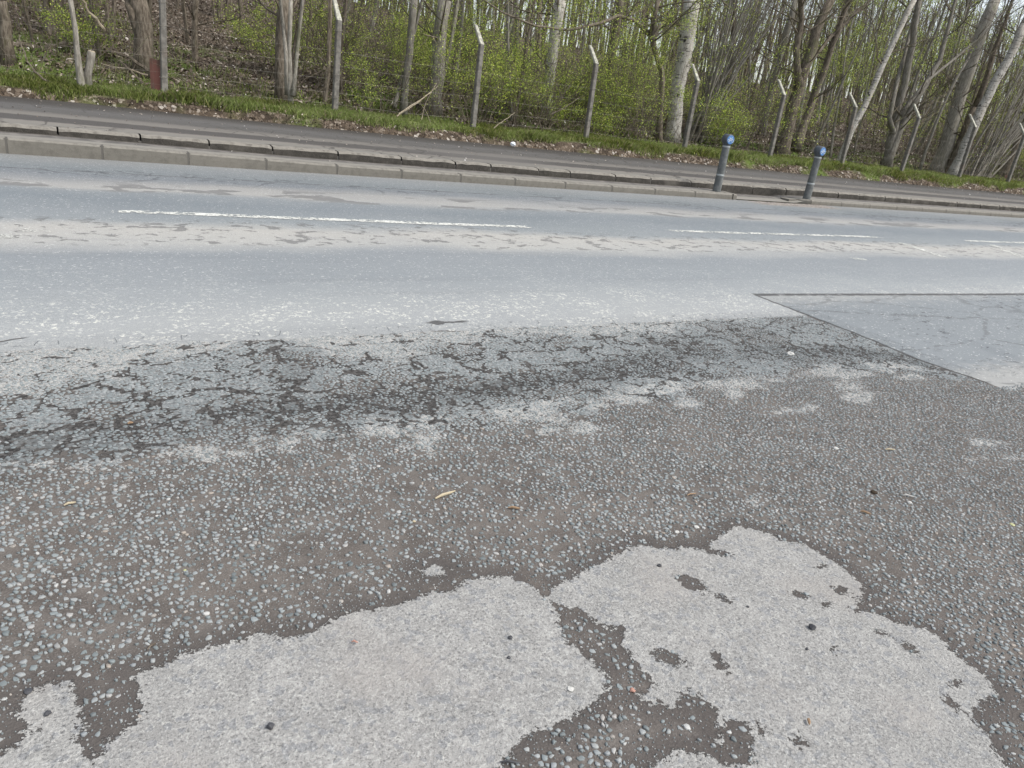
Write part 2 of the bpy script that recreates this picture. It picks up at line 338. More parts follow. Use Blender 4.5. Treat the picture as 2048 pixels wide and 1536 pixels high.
        repc = m.mix(m.mul(m.step(s1c, .05, .02), .7), repc, (.55,.55,.53))
        pit = m.step(m.noise(10, 5, .75, m.map(m.pos, (.9,1.5,1), (2,7,0))), .575, .60)
        pitm = m.mul(m.step(m.noise(1.4, 3, .6, m.map(m.pos, (.5,1.4,1), (4,4,0))), .44, .56), m.mx(m.step(X, 5.2, 6.2), .4))
        repc = m.mix(m.mul(m.mul(pit, pitm), .9), repc, (.065,.067,.07))
        rk = m.mul(m.step(m.vor(1.0, 'DISTANCE_TO_EDGE', m.map(m.warp(4, .12), (.55,1.3,1), (1,2,0))), .022, .008), m.step(n3, .42, .52)); repc = m.mix(m.mul(rk, .42), repc, (.08,.08,.08))
        if NEAR:
            up = m.step(m.add(Y, m.add(m.mul(m.sub(n2, .5), .12), m.mul(m.sub(m.noise(2.2, 2), .5), .06))), EDGE-.012, EDGE+.012)
            col = m.mix(up, near, car)
        else: col = car
        col = m.mix(rep, col, repc)
        jn = m.add(m.mul(m.sub(n3, .5), .05), m.mul(m.sub(n2, .5), .035)); ja = m.step(n3, .30, .48)
        j1 = m.mul(m.step(m.math('ABSOLUTE', m.add(m.sub(X, 5.08), jn)), .026, .008), m.band(Y, 2.33, 4.36, .02))
        j2 = m.mul(m.mul(m.step(m.math('ABSOLUTE', m.add(m.sub(Y, ytop), jn)), .050, .018), m.step(X, 5.07, 5.09)), m.add(.45, m.mul(ja, .55)))
        k1 = m.mul(m.step(m.math('ABSOLUTE', m.add(m.sub(Y, 3.95), m.mul(m.sub(n3, .5), .14))), .028, .012), m.band(X, 1.88, 2.14, .03))
        k2 = m.mul(m.step(m.math('ABSOLUTE', m.add(m.sub(Y, m.add(3.93, m.mul(m.add(X, .25), .45))), m.mul(m.sub(n3, .5), .03))), .012, .004), m.band(X, -.6, -.14, .02))
        jj = m.mx(m.mx(j1, j2), m.mx(k1, k2))
        col = m.mix(m.mul(jj, .85), col, (.055,.052,.05))
        if not NEAR: h = m.mul(h, .55)
        h = m.sub(h, m.mul(m.mx(jj, m.mx(fl, fl2)), .9))
    elif mode == 'near':
        pass
    m.bump(h, .0052 if NEAR else .0040, 1.)
    return m.done(col, .85 if NEAR else .68)
def sepc(s, c):
    n = s.t.nodes.new('ShaderNodeSeparateColor'); s.put(n.inputs[0], c); return n.outputs[0]
M.sepc = sepc

# ------------------------------------------------------------------ road sheet
def axis(parts):
    out = []
    for a, b, st in parts: out += list(np.arange(a, b-1e-6, st))
    return np.array(out+[parts[-1][1]])
gx = axis([(-60,-10,5),(-10,-1.2,.4),(-1.2,5.4,.02),(5.4,7.2,.06),(7.2,20,.2),(20,60,2),(60,160,10)])
gy = axis([(-14,-1,1),(-1,.2,.2),(.2,2.3,.03),(2.3,3.86,.0125),(3.86,4.6,.06),(4.6,10.13,.15)]); gy = np.append(gy[:-1], 10.16)
GX, GY = np.meshgrid(gx, gy); px, py = GX.ravel(), GY.ravel()
conc = np.full(px.shape, -1.); sel = (px > -3) & (px < 5) & (py > -1.5) & (py < 3)
conc[sel] = np.clip(f_conc(px[sel], py[sel]), -1, 1)
crk = np.where(py < EDGE+.1, f_crk(px, py), 0); wht = np.zeros(px.shape); s2 = (py < 4) & (py > 1) & (px > -2) & (px < 8); wht[s2] = f_white(px[s2], py[s2])
cyc = np.interp(px, CRK[:,0], CRK[:,1])
def f_pale(x, y):
    c = np.interp(x, CRK[:,0], CRK[:,1]); n = vnoise(x, y, 1.9, 8, 3)
    lo = np.interp(x, [-1,.2,.7,1.3,2.4,2.9,5], [3.15,3.2,3.5,3.36,3.36,3.5,3.58])+.25*(vnoise(x, y, 5.5, 18, 2)-.5)
    return np.clip((y-lo+.10+.55*(n-.5))/.42, 0, 1)*.8
pale = f_pale(px, py)*(py < 4)
def zroad(x, y):
    return .012*(vnoise(x, y, .7, 5)-.5)*np.clip((10-y)/3, 0, 1) - .018*np.exp(-((y-np.interp(x, CRK[:,0], CRK[:,1]))/.35)**2)*(x < 6)
V = np.stack([px, py, zroad(px, py)], 1)
nx, ny = len(gx), len(gy)
ii = (np.arange(ny-1)[:,None]*nx+np.arange(nx-1)[None,:]).ravel()
loops = np.stack([ii, ii+1, ii+nx+1, ii+nx], 1).ravel()
me = np_mesh('road', V, loops, np.arange(len(ii))*4, {'conc': conc, 'crack': crk, 'white': wht, 'pale': pale, 'cell': np.where(py < 4, f_cell(px, py), 1), 'band': np.where(py < 4, f_band(px, py), 0), 'plate': np.where(py < 4, f_plate(px, py), 0)})
me.polygons.foreach_set('use_smooth', [True]*len(me.polygons))
fx = px[ii]+.02; fy = py[ii]+.02
mi = np.where(fy > 3.93, 1, np.where((fx < 4.95) & (fy < 3.62), 0, np.where((fx > 5.3) & (fy > 2.6), 1, 2)))
for md, nm_ in (('near','fretted_asphalt'), ('car','carriageway_asphalt'), ('full','asphalt_joint')): me.materials.append(road_material(md, nm_))
me.polygons.foreach_set('material_index', mi.astype(np.int32))
road = link('road', me, None); tag(road, kind='structure')

# ------------------------------------------------------------------ chippings: thousands of small flat stones set in the asphalt
def chippings(s, X1, Y1, grit):
    X0, Y0 = -1.6, .1
    cx = np.arange(X0-.2, X1*.85+2.8, s); cy = np.arange(-3.4, 4.3, s); ny_, nx_ = len(cy), len(cx)
    gx_, gy_ = np.meshgrid(cx, cy)
    gx_ = gx_+(np.arange(ny_)[:,None] % 2)*s*.5
    gx_ = gx_+RS.uniform(-.49,.49,gx_.shape)*s; gy_ = gy_+RS.uniform(-.49,.49,gx_.shape)*s
    ca_, sa_ = math.cos(.57), math.sin(.57); P = np.stack([gx_*ca_-gy_*sa_, gx_*sa_+gy_*ca_], -1)
    n = 5 if grit else 7; K = 2
    core = P[K:-K, K:-K]; x = core[...,0].ravel(); y = core[...,1].ravel(); N = len(x)
    con = np.full(N, -1.); sl_ = (x > -3) & (x < 5) & (y < 2.4); con[sl_] = f_conc(x[sl_], y[sl_])
    con = con+.05*(vnoise(x, y, 38, 12)-.5)
    crk_ = f_crk(x, y); cyc_ = np.interp(x, CRK[:,0], CRK[:,1])
    n1 = vnoise(x, y, 3.2, 21, 3); n2 = vnoise(x, y, 9, 22, 2)
    dense = np.clip((y-(cyc_-np.interp(x, [-1,.3,1.4], [.20,.26,.46]))+.35*(n1-.5))/.22, 0, 1)                 # packed stones near the carriageway
    wl = f_white(x, y); dense = np.maximum(dense, wl*.25)
    right = np.clip((x-1.9)/1.2, 0, 1)
    cell = f_cell(x, y); bn = f_band(x, y); plate = f_plate(x, y)
    keep = .84+.22*dense+.16*right-.75*np.clip(.45-n1, 0, .3)*2.0*(1-dense)-.5*np.clip(.45-n2, 0, 1)*(1-dense)
    keep -= np.clip((con+.075)/.06, 0, 1)*.55
    keep += .12*bn*(cell > .6); keep -= plate*.62; keep -= bn*(cell < .12)*.9+bn*(cell >= .12)*(cell < .42)*np.clip(crk_*2, 0, 1)*.5
    keep -= .3*np.clip(crk_-.95, 0, 1)
    if grit: keep = .24+.25*(n2 > .5)*(1-dense)+.30*np.clip((con+.12)/.08, 0, 1); keep *= (1-.7*dense)
    ok = (RS.uniform(0, 1, N) < keep) & (con < -.008) & ~((x > 5.055) & (y > 2.27)) & (y < EDGE-.03+.06*vnoise(x, y, 12, 9)) & (x > X0) & (x < X1) & (y > Y0) & (y < Y1)
    if not grit:
        pass
    if not grit:
        ang = RS.uniform(0, 2*np.pi, N)[:,None]+np.arange(n)[None,:]*2*np.pi/n+RS.uniform(-.4,.4,(N,n))
        ux, uy = np.cos(ang), np.sin(ang); r = np.full((N, n), .03)
        for a in range(-K, K+1):
            for b in range(-K, K+1):
                if a == 0 and b == 0: continue
                q = P[K+a:ny_-K+a, K+b:nx_-K+b]; dx = q[...,0].ravel()-x; dy = q[...,1].ravel()-y
                dot = dx[:,None]*ux+dy[:,None]*uy; L = (dx*dx+dy*dy)[:,None]/2
                r = np.minimum(r, np.where(dot > 1e-5, L/np.maximum(dot, 1e-5), 9))
        pass; big = RS.beta(1.5, 2.1, N); rmax = (.0045+.0118*big)*(1-.22*right); rmax = np.where(dense > .3, rmax*(1+1.0*dense), rmax)
        tight = np.clip(bn*(cell > .5), 0, 1); rmax = rmax*(1+.6*tight*(RS.uniform(0,1,N) < .5)); shrink = RS.uniform(.74, .95, N)*(1-tight)+RS.uniform(.80, 1.02, N)*tight
        r = np.minimum(r*shrink[:,None], rmax[:,None]*RS.uniform(.62,1.15,(N,n)))
        asp = RS.uniform(.45, 1.0, N)
    else:
        idx = np.where(ok)[0]; x, y, con, crk_, dense, wl = x[idx], y[idx], con[idx], crk_[idx], dense[idx], wl[idx]; N = len(x); ok = np.ones(N, bool)
        ang = RS.uniform(0, 2*np.pi, N)[:,None]+np.arange(n)[None,:]*2*np.pi/n+RS.uniform(-.3,.3,(N,n)); ux, uy = np.cos(ang), np.sin(ang)
        r = (.0012+.0030*RS.beta(1.2, 2.5, N))[:,None]*RS.uniform(.6,1.2,(N,n)); asp = RS.uniform(.5, 1, N)
    th = RS.uniform(0, np.pi, N)
    r = r*np.sqrt((np.cos(ang-th[:,None]))**2+(asp[:,None]*np.sin(ang-th[:,None]))**2)
    r = r[ok]; ux = ux[ok]; uy = uy[ok]; x = x[ok]; y = y[ok]; dn = dense[ok]; wv = wl[ok]; cr = crk_[ok]; N = len(x)
    z0 = zroad(x, y)
    hgt = RS.uniform(.0010, .0046, N)*(1-.55*dn)*(.6 if grit else 1); tx, ty = RS.normal(0, .075, N), RS.normal(0, .075, N)
    def ring(k, z):
        vx = r*ux*k; vy = r*uy*k
        return np.stack([x[:,None]+vx, y[:,None]+vy, z0[:,None]+z[:,None]+(vx*tx[:,None]+vy*ty[:,None])], -1)
    A = ring(1.0, hgt*.0-.0025); Bq = ring(.98, hgt*.85); T = ring(.90, hgt*1.05)
    V = np.concatenate([A, Bq, T], 1).reshape(-1, 3)
    base = (np.arange(N)*3*n)[:,None]; i = np.arange(n)[None,:]; j = (i+1) % n
    q1 = np.stack([base+i, base+j, base+n+j, base+n+i], -1).reshape(N, -1)
    q2 = np.stack([base+n+i, base+n+j, base+2*n+j, base+2*n+i], -1).reshape(N, -1)
    top = base+2*n+i
    loops = np.concatenate([q1, q2, top], 1).ravel()
    st = (np.concatenate([np.arange(n)*4, n*4+np.arange(n)*4, [8*n]])[None,:]+(np.arange(N)*9*n)[:,None]).ravel()
    tone = RS.uniform(0, 1, N); tone = np.where(dn > .5, .1+.62*tone, tone)
    pl = np.clip(np.maximum(f_pale(x, y)*.55, wv*.45), 0, 1)
    me = np_mesh('chippings', V, loops, st, {'tone': np.repeat(tone, 3*n), 'dust': np.repeat(pl*RS.uniform(0,1,N), 3*n), 'wet': np.repeat(np.clip(cr*RS.uniform(.1,1.5,N),0,1), 3*n)})
    return me
def chipping_mat():
    m = M('chipping_stone', .62, .4)
    t = m.attr('tone')
    c = m.ramp(t, [(0,(.125,.142,.142)),(.3,(.21,.237,.237)),(.55,(.275,.295,.295)),(.78,(.315,.325,.315)),(.9,(.25,.268,.275)),(.95,(.38,.37,.35)),(.965,(.33,.28,.23)),(.98,(.25,.27,.275)),(1,(.52,.51,.48))])
    c = m.mix(m.mul(m.step(m.noise(260, 3), .4, .7), .35), c, (.17,.18,.19))
    c = m.mix(m.mul(m.attr('wet'), .62), c, (.105,.118,.12))
    c = m.mix(m.mul(m.attr('dust'), m.step(m.noise(60, 3), .3, .6)), c, (.37,.365,.35))
    m.bump(m.noise(400, 2), .0012, .6)
    return m.done(c)
CM = chipping_mat()
tag(link('chippings', chippings(.0186, 6.4, 3.83, False), CM), 'grey green stone chippings set in the brown worn asphalt', 'stone chippings', kind='stuff')
tag(link('grit', chippings(.0115, 4.6, 2.9, True), CM), 'fine pale grit between the larger chippings', 'grit', kind='stuff')

# ------------------------------------------------------------------ painted markings, worn
def paint_mat():
    m = M('worn_white_paint', .7, .3)
    g = m.attr('fade')
    a = m.step(m.add(m.add(m.mul(m.noise(26, 5, .75), 1.3), m.mul(m.noise(4, 3), .7)), g), .90, .95)
    c = m.mix(m.step(m.noise(60, 3), .4, .7), (.70,.70,.64), (.42,.42,.40))
    tr = m.t.nodes.new('ShaderNodeBsdfTransparent'); mx = m.t.nodes.new('ShaderNodeMixShader')
    m.put(mx.inputs[0], a); m.t.links.new(tr.outputs[0], mx.inputs[1]); m.t.links.new(m.b.outputs[0], mx.inputs[2])
    m.t.links.new(mx.outputs[0], m.t.nodes['Material Output'].inputs[0])
    return m.done(c)
PM = paint_mat()
def mark(p0, p1, wd, fade, name='road_marking'):
    p0, p1 = np.array(p0, float), np.array(p1, float); d = p1-p0; L = np.hypot(*d); nrm = np.array([-d[1], d[0]])/L
    n = max(4, int(L/.12)); rows = [-.5,-.38,.38,.5]; V = []; F_ = []; A_ = []
    for i in range(n+1):
        for k in rows:
            p = p0+d*i/n+nrm*wd*k; V.append((p[0], p[1], float(zroad(p[0], p[1]))+.004)); e = min(i, n-i)
            A_.append(fade-(.35 if abs(k) > .45 else 0)-(.3 if e == 0 else 0))
    for i in range(n):
        for k in range(3): q = i*4+k; F_ += [q, q+4, q+5, q+1]
    me = np_mesh(name, np.array(V), np.array(F_), np.arange(len(F_)//4)*4, {'fade': A_})
    o = link(name, me, PM); tag(o, kind='structure'); return o
mark((-5.7,7.02),(-1.75,7.02),.15,-.04); mark((.42,7.07),(4.45,6.98),.14,-.02); mark((6.4,7.03),(10.66,7.05),.13,-.06); mark((12.7,7.0),(16.9,6.97),.13,-.04)
mark((19,6.97),(23,6.97),.13,-.04)
mark((10.62,6.78),(10.2,5.72),.16,-.08); mark((13.15,6.85),(12.3,5.75),.18,-.10); mark((-.6,6.08),(-.14,6.1),.16,-.08); mark((-.3,6.34),(.1,6.3),.2,-.16); mark((8.1,5.75),(8.4,5.6),.15,-.12)

# ------------------------------------------------------------------ kerbs, island, pavement
def kh(X): return float(np.interp(X, [0,3,8], [.165,.125,.10]))
def kerb_mat(name, top, face, dirt):
    m = M(name, .85, .2); X, Y, Z = m.xyz()
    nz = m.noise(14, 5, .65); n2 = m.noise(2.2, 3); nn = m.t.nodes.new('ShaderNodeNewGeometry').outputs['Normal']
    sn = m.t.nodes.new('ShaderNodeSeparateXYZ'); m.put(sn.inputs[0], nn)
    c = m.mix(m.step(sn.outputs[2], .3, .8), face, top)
    c = m.mix(m.mul(m.step(nz, .42, .68), .6), c, dirt)
    c = m.mix(m.mul(m.step(n2, .5, .75), .25), c, (.24,.22,.19))
    c = m.mix(m.mul(m.step(m.noise(120, 2), .5, .8), .25), c, (.30,.29,.26))
    m.bump(m.add(nz, m.mul(m.noise(90, 2), .4)), .006, .6); return m.done(c)
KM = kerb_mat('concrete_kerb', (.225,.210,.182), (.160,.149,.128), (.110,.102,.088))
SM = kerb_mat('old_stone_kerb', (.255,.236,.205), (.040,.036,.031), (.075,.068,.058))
JM = M('joint_mortar').done((.115,.107,.095))
def kerb_block(mb, x0, x1, y0, y1, zb, zf, rough=0., b=.018, ny0=None):
    # profile with a rounded front arris, a few sections along x
    n = 3 if rough == 0 else 7
    prev = None; vs = []; fs = []
    prof = [(0,0),(0,.55),(.0,.82),(.25,.95),(1,1)]
    for i in range(n+1):
        t = i/n; x = x0+(x1-x0)*t; zt = zf(x); e = rough
        yy = y0 if ny0 is None else y0+(ny0-y0)*(1-t)
        jf = random.uniform(-e, e); jz = random.uniform(-e, e)*.6
        if rough and i in (0, n): jf += e*1.1; jz -= e*.8
        pts = [(yy+jf*.5, zb-.05), (yy+jf, zb+(zt-zb)*.5), (yy+jf+b*.15, zt-b+jz), (yy+jf+b, zt+jz-.001), (y1, zt+jz*.3), (y1, zb-.05)]
        vs += [(x, a, c) for a, c in pts]
    k = 6
    for i in range(n):
        for j in range(k-1): q = i*k+j; fs.append((q, q+k, q+k+1, q+1))
    fs.append(tuple(range(k))); fs.append(tuple(n*k+j for j in range(k))[::-1]); mb.add(vs, fs)
FY = 10.14
kb = MB(); jb = MB()
x = -.35-.915*30
while x < 10.6:
    kerb_block(kb, x+.012, x+.903, FY, FY+.15, 0, kh, .0, .02); x += .915
kerb_block(kb, 10.64, 10.73, FY, FY+.36, 0, lambda X: kh(X)-.002, 0, .02)
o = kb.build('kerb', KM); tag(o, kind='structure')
x = -.35-.915*30
while x < 10.65: jb.box(x-.02, x+.02, FY+.004, FY+.14, -.05, kh(x)-.006); x += .915
jb.box(10.62, 10.65, FY+.004, FY+.14, -.05, kh(10)-.006); o = jb.build('kerb_mortar', JM); tag(o, kind='structure')
kb = MB(); kerb_block(kb, 12.30, 12.76, FY, FY+.15, 0, lambda X: .055+.03*(X-12.3)/.46, 0, .02, ny0=FY+.36)
x = 12.77
while x < 90: kerb_block(kb, x+.007, x+.908, FY, FY+.15, 0, lambda X: .085, .0, .02); x += .915
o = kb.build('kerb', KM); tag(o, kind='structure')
jb = MB(); jb.box(12.76, 90, FY+.006, FY+.14, -.05, .068); o = jb.build('kerb_mortar', JM); tag(o, kind='structure')
# infill between front kerb and old kerb
def strip_mat():
    m = M('island_infill', .9, .2); X, Y, Z = m.xyz(); n = m.noise(6, 5, .6); n2 = m.noise(1.3, 3)
    c = m.mix(m.step(n, .35, .7), (.10,.095,.088), (.21,.195,.175))
    edge = m.mul(m.step(m.add(Y, m.mul(m.sub(n, .5), .25)), 10.52, 10.42), .85); c = m.mix(edge, c, (.25,.235,.205))
    c = m.mix(m.mul(m.step(m.noise(150, 2), .55, .8), .5), c, (.36,.34,.31)); c = m.mix(m.mul(m.step(Y, 10.66, 10.74), .7), c, (.075,.065,.055))
    m.bump(n, .01, .6); return m.done(c)
IM = strip_mat()
def sheet(name, xs, ys, zf, mat, smooth=True):
    A, B = np.meshgrid(xs, ys); a, b = A.ravel(), B.ravel(); z = zf(a, b)
    n_, k_ = len(xs), len(ys); ii = (np.arange(k_-1)[:,None]*n_+np.arange(n_-1)[None,:]).ravel()
    me = np_mesh(name, np.stack([a, b, z], 1), np.stack([ii, ii+1, ii+n_+1, ii+n_], 1).ravel(), np.arange(len(ii))*4)
    o = link(name, me, mat, None, smooth); return o
khv = lambda X: np.interp(X, [0,3,8], [.165,.125,.10])
o = sheet('traffic_island', np.arange(-28, 10.72, .2), np.linspace(FY+.145, 10.80, 8), lambda a, b: khv(a)-.008+.006*vnoise(a, b, 3, 4), IM); tag(o, kind='structure')
o = sheet('traffic_island', np.arange(12.4, 90, .4), np.linspace(FY+.145, 10.80, 8), lambda a, b: .078+.006*vnoise(a, b, 3, 4)-.04*np.clip((12.9-a)/.5,0,1), IM); tag(o, kind='structure')
o = sheet('cycle_gap', np.linspace(10.6, 12.55, 30), np.linspace(FY+.002, 10.82, 8), lambda a, b: .012+.02*np.clip((b-10.3)/.4,0,1)+.004*vnoise(a, b, 5, 4)+.03*np.clip((a-12.3)/.2,0,1), IM); tag(o, kind='structure')
# old stone kerb
kz = lambda X: float(np.interp(X, [0,3,6,20], [.245,.232,.215,.195]))
kb = MB(); x = -28
while x < 100:
    L = random.choice([.95,.88,.62,.8,1.0,.9,.72]) if x < 45 else 4.; kerb_block(kb, x+.010, x+L-.010, 10.78, 10.95, .05, kz, .010, .030); x += L
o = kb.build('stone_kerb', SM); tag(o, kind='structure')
jb = MB(); jb.box(-28, 100, 10.80, 10.94, 0, .165); o = jb.build('kerb_mortar', JM); tag(o, kind='structure')
def pave_mat():
    m = M('pavement_asphalt', .88, .2); X, Y, Z = m.xyz(); n = m.noise(8, 5, .6); nb = m.noise(.7, 3, vec=m.map(m.pos, (.4,1,1)))
    yw = m.add(Y, m.add(m.mul(m.sub(n, .5), .16), m.mul(m.sub(nb, .5), .18)))
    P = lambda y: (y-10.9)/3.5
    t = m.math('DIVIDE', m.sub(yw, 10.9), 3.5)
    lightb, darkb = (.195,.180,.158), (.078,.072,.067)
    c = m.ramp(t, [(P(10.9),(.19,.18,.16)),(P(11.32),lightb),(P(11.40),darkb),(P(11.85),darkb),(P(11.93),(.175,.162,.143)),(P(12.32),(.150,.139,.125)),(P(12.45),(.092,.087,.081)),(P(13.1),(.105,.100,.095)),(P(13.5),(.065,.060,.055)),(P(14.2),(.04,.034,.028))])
    c = m.mix(m.mul(m.step(m.noise(.5, 3, vec=m.map(m.pos,(.35,1,1),(9,2,0))), .5, .7), .6), c, (.13,.122,.113))
    cr = m.vor(2.4, 'DISTANCE_TO_EDGE', m.warp(3, .2)); c = m.mix(m.mul(m.mul(m.step(cr, .045, .012), m.step(m.noise(.35, 2), .45, .56)), .75), c, (.06,.055,.05))
    seam = m.step(m.math('ABSOLUTE', m.sub(Y, m.add(12.33, m.mul(m.sub(n,.5), .05)))), .02, .006); c = m.mix(m.mul(seam, .7), c, (.05,.045,.04))
    c = m.mix(m.mul(m.step(m.noise(130, 2), .52, .8), .45), c, (.27,.26,.245)); m.bump(n, .006, .5); return m.done(c)
zpav = lambda a, b: np.interp(a, [0,3,6,20], [.240,.227,.210,.190])+np.clip(b-10.95, 0, 4)*.014
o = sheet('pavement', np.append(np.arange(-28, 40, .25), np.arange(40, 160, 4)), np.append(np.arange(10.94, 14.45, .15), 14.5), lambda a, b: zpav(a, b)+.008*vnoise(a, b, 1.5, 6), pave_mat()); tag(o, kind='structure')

# ------------------------------------------------------------------ wooded bank behind the pavement
def zt(a, b):
    a = np.asarray(a, float); b = np.asarray(b, float)
    bank = np.clip((b-14.05-.22*(vnoise(a, b*0, .9, 44)-.5))/.30, 0, 1); bank = bank*bank*(3-2*bank)
    top = .43+.03*(vnoise(a, b, 1.5, 41)-.5)
    z = .18+(top-.18)*bank
    sl_ = np.interp(a, [0,8,20,40], [.18,.165,.145,.135])
    z = z+np.where(b > 16, sl_*(np.clip(b, 16, 42)-16)*np.clip((b-16)/2, 0, 1), 0)+.25*(vnoise(a, b, .35, 42)-.5)*np.clip((b-16)/2, 0, 1)
    return z
def zt1(a, b): return float(zt(np.array([a]), np.array([b]))[0])
def soil_mat():
    m = M('leaf_strewn_soil', .95, .1); X, Y, Z = m.xyz(); n = m.noise(5, 5, .65); nb = m.noise(.6, 3)
    c = m.mix(m.step(n, .35, .65), (.040,.030,.022), (.10,.075,.052))
    lf = m.vor(16, out='Color', vec=m.warp(12, .06)); le = m.vor(16, 'DISTANCE_TO_EDGE', m.warp(12, .06))
    lc = m.ramp(m.sepc(lf), [(0,(.035,.028,.021)),(.4,(.085,.066,.05)),(.7,(.15,.118,.09)),(.9,(.25,.21,.17)),(1,(.45,.41,.36))])
    c = m.mix(m.mul(m.step(le, .02, .12), .85), c, lc)
    gr = m.mul(m.step(m.add(Y, m.mul(m.sub(n, .5), 1.5)), 18.5, 16.3), m.step(m.add(Y, m.mul(m.sub(n, .5), .2)), 14.25, 14.45))
    c = m.mix(m.mul(gr, m.step(m.noise(3, 4), .35, .55)), c, (.105,.125,.045))
    c = m.mix(m.mul(m.mul(m.step(nb, .5, .62), m.step(Y, 24., 18.)), .6), c, (.10,.17,.02))
    m.bump(m.add(n, m.noise(25, 3)), .05, .8); return m.done(c)
xs = np.concatenate([np.arange(-60,-8,4),np.arange(-8,70,.35),np.arange(70,200,5)])
ys = np.concatenate([np.arange(14.0,16,.1),np.arange(16,45,.5),np.arange(45,300,12)])
o = sheet('woodland_ground', xs, ys, zt, soil_mat()); tag(o, kind='structure')
o = sheet('ground', np.linspace(-700, 700, 15), np.linspace(-700, 700, 15), lambda a, b: a*0-.12, soil_mat()); tag(o, kind='structure')

# ---- scattered dead leaves: thousands of small curled flakes
def leafmesh(name, x, y, z, size, tone, flat=.5, k=4):
    N = len(x); yaw = RS.uniform(0, 2*np.pi, N); a = RS.normal(0, flat, N); b = RS.normal(0, flat, N)
    u = np.stack([np.cos(yaw)*np.cos(a), np.sin(yaw)*np.cos(a), np.sin(a)], 1); v = np.stack([-np.sin(yaw)*np.cos(b), np.cos(yaw)*np.cos(b), np.sin(b)], 1)
    c = np.stack([x, y, z], 1); L = size[:,None]; W = L*RS.uniform(.35,.6,N)[:,None]; up = np.array([[0,0,1.]])*L*.15
    Q = np.stack([c-u*L*.5, c+v*W*.5+up, c+u*L*.5, c-v*W*.5+up], 1).reshape(-1, 3)
    lp = np.arange(N*4); me = np_mesh(name, Q, lp, np.arange(N)*4, {'tone': np.repeat(tone, 4)})
    return me
def deadmat():
    m = M('dead_leaves', .8, .2); c = m.ramp(m.attr('tone'), [(0,(.045,.035,.027)),(.3,(.12,.092,.070)),(.6,(.20,.155,.12)),(.8,(.34,.29,.235)),(.92,(.52,.46,.40)),(1,(.78,.75,.72))]); return m.done(c)
DM = deadmat()
def wedge(n, y0, y1, x0=-1.5, pw=1.):
    y = y0+(y1-y0)*RS.uniform(0, 1, n)**pw; xm = np.minimum(2.15*y+2, 75); x = x0+(xm-x0)*RS.uniform(0, 1, n); return x, y
x, y = wedge(95000, 15.2, 36, pw=1.3); kp = (y > 16.6) | (vnoise(x, y, 1.5, 51) > .55); x, y = x[kp], y[kp]
me = leafmesh('leaf_litter', x, y, zt(x, y)+.02, RS.uniform(.05, .13, len(x)), RS.beta(1.6, 1.7, len(x)))
tag(link('leaf_litter', me, DM), 'brown dead leaves covering the sloping woodland floor', 'leaf litter', kind='stuff')
x = RS.uniform(-1.5, 38, 5500); y = 14.0+.38*RS.beta(1.5, 2.0, 5500); kp = vnoise(x, y, 2.5, 54) > .38; x, y = x[kp], y[kp]; 
me = leafmesh('leaf_litter', x, y, zt(x, y)+.012+.05*RS.uniform(0,1,len(x))**2, RS.uniform(.02, .065, len(x)), RS.beta(1.7, 1.5, len(x)), .7)
tag(link('leaf_litter', me, DM), 'pale dry leaves along the earth edge at the back of the pavement', 'leaf litter', kind='stuff')
x = RS.uniform(-1, 34, 900); y = 10.3+3.8*RS.uniform(0, 1, 900)**.55; z = np.where(y < 10.78, khv(x)+.006, np.where(y < 10.95, np.interp(x,[0,3,6,20],[.25,.237,.22,.2]), zpav(x, y)+.012)); kp = ~((x > 10.7) & (x < 12.5) & (y < 10.8))
x, y, z = x[kp], y[kp], z[kp]
me = leafmesh('leaf_litter', x, y, z, RS.uniform(.015, .045, len(x)), .55+.45*RS.uniform(0, 1, len(x)), .2)
tag(link('leaf_litter', me, DM), 'small pale leaf scraps strewn over the far pavement', 'leaf litter', kind='stuff')

# ---- grass
def grass(name, x, y, hmin, hmax, label, tonef=None):
    N = len(x); z = zt(x, y)-.01; h = RS.uniform(hmin, hmax, N)*(.45+1.1*vnoise(x, y, 1.7, 66)); yaw = RS.uniform(0, 2*np.pi, N); lean = RS.uniform(.1, .8, N)*h; wd = RS.uniform(.0025, .005, N)
    dx, dy = np.cos(yaw), np.sin(yaw); c = np.stack([x, y, z], 1)
    sx = np.stack([-dy, dx, 0*dx], 1)*wd[:,None]
    midp = c+np.stack([dx*lean*.3, dy*lean*.3, h*.6], 1); tip = c+np.stack([dx*lean, dy*lean, h], 1)
    Q = np.stack([c-sx, c+sx, midp+sx*.8, tip, midp-sx*.8], 1).reshape(-1, 3)
    tone = RS.uniform(0, 1, N)
    me = np_mesh(name, Q, np.arange(N*5), np.arange(N)*5, {'tone': np.repeat(tone, 5)}); return me
def translucent(mm, col, f=.4):
    t_ = mm.t.nodes.new('ShaderNodeBsdfTranslucent'); mm.put(t_.inputs[0], col); x_ = mm.t.nodes.new('ShaderNodeMixShader'); x_.inputs[0].default_value = f
    mm.t.links.new(mm.b.outputs[0], x_.inputs[1]); mm.t.links.new(t_.outputs[0], x_.inputs[2]); mm.t.links.new(x_.outputs[0], mm.t.nodes['Material Output'].inputs[0])
    return mm.done(col)
gm = M('grass_blades', .6, .3); gm_ = translucent(gm, gm.mix(gm.step(gm.noise(.8, 3), .4, .65), gm.ramp(gm.attr('tone'), [(0,(.24,.30,.08)),(.5,(.38,.47,.15)),(.84,(.52,.58,.26)),(.93,(.36,.32,.18)),(1,(.45,.4,.26))]), gm.ramp(gm.attr('tone'), [(0,(.13,.16,.035)),(.6,(.25,.30,.07)),(.82,(.36,.37,.11)),(1,(.42,.37,.23))])))
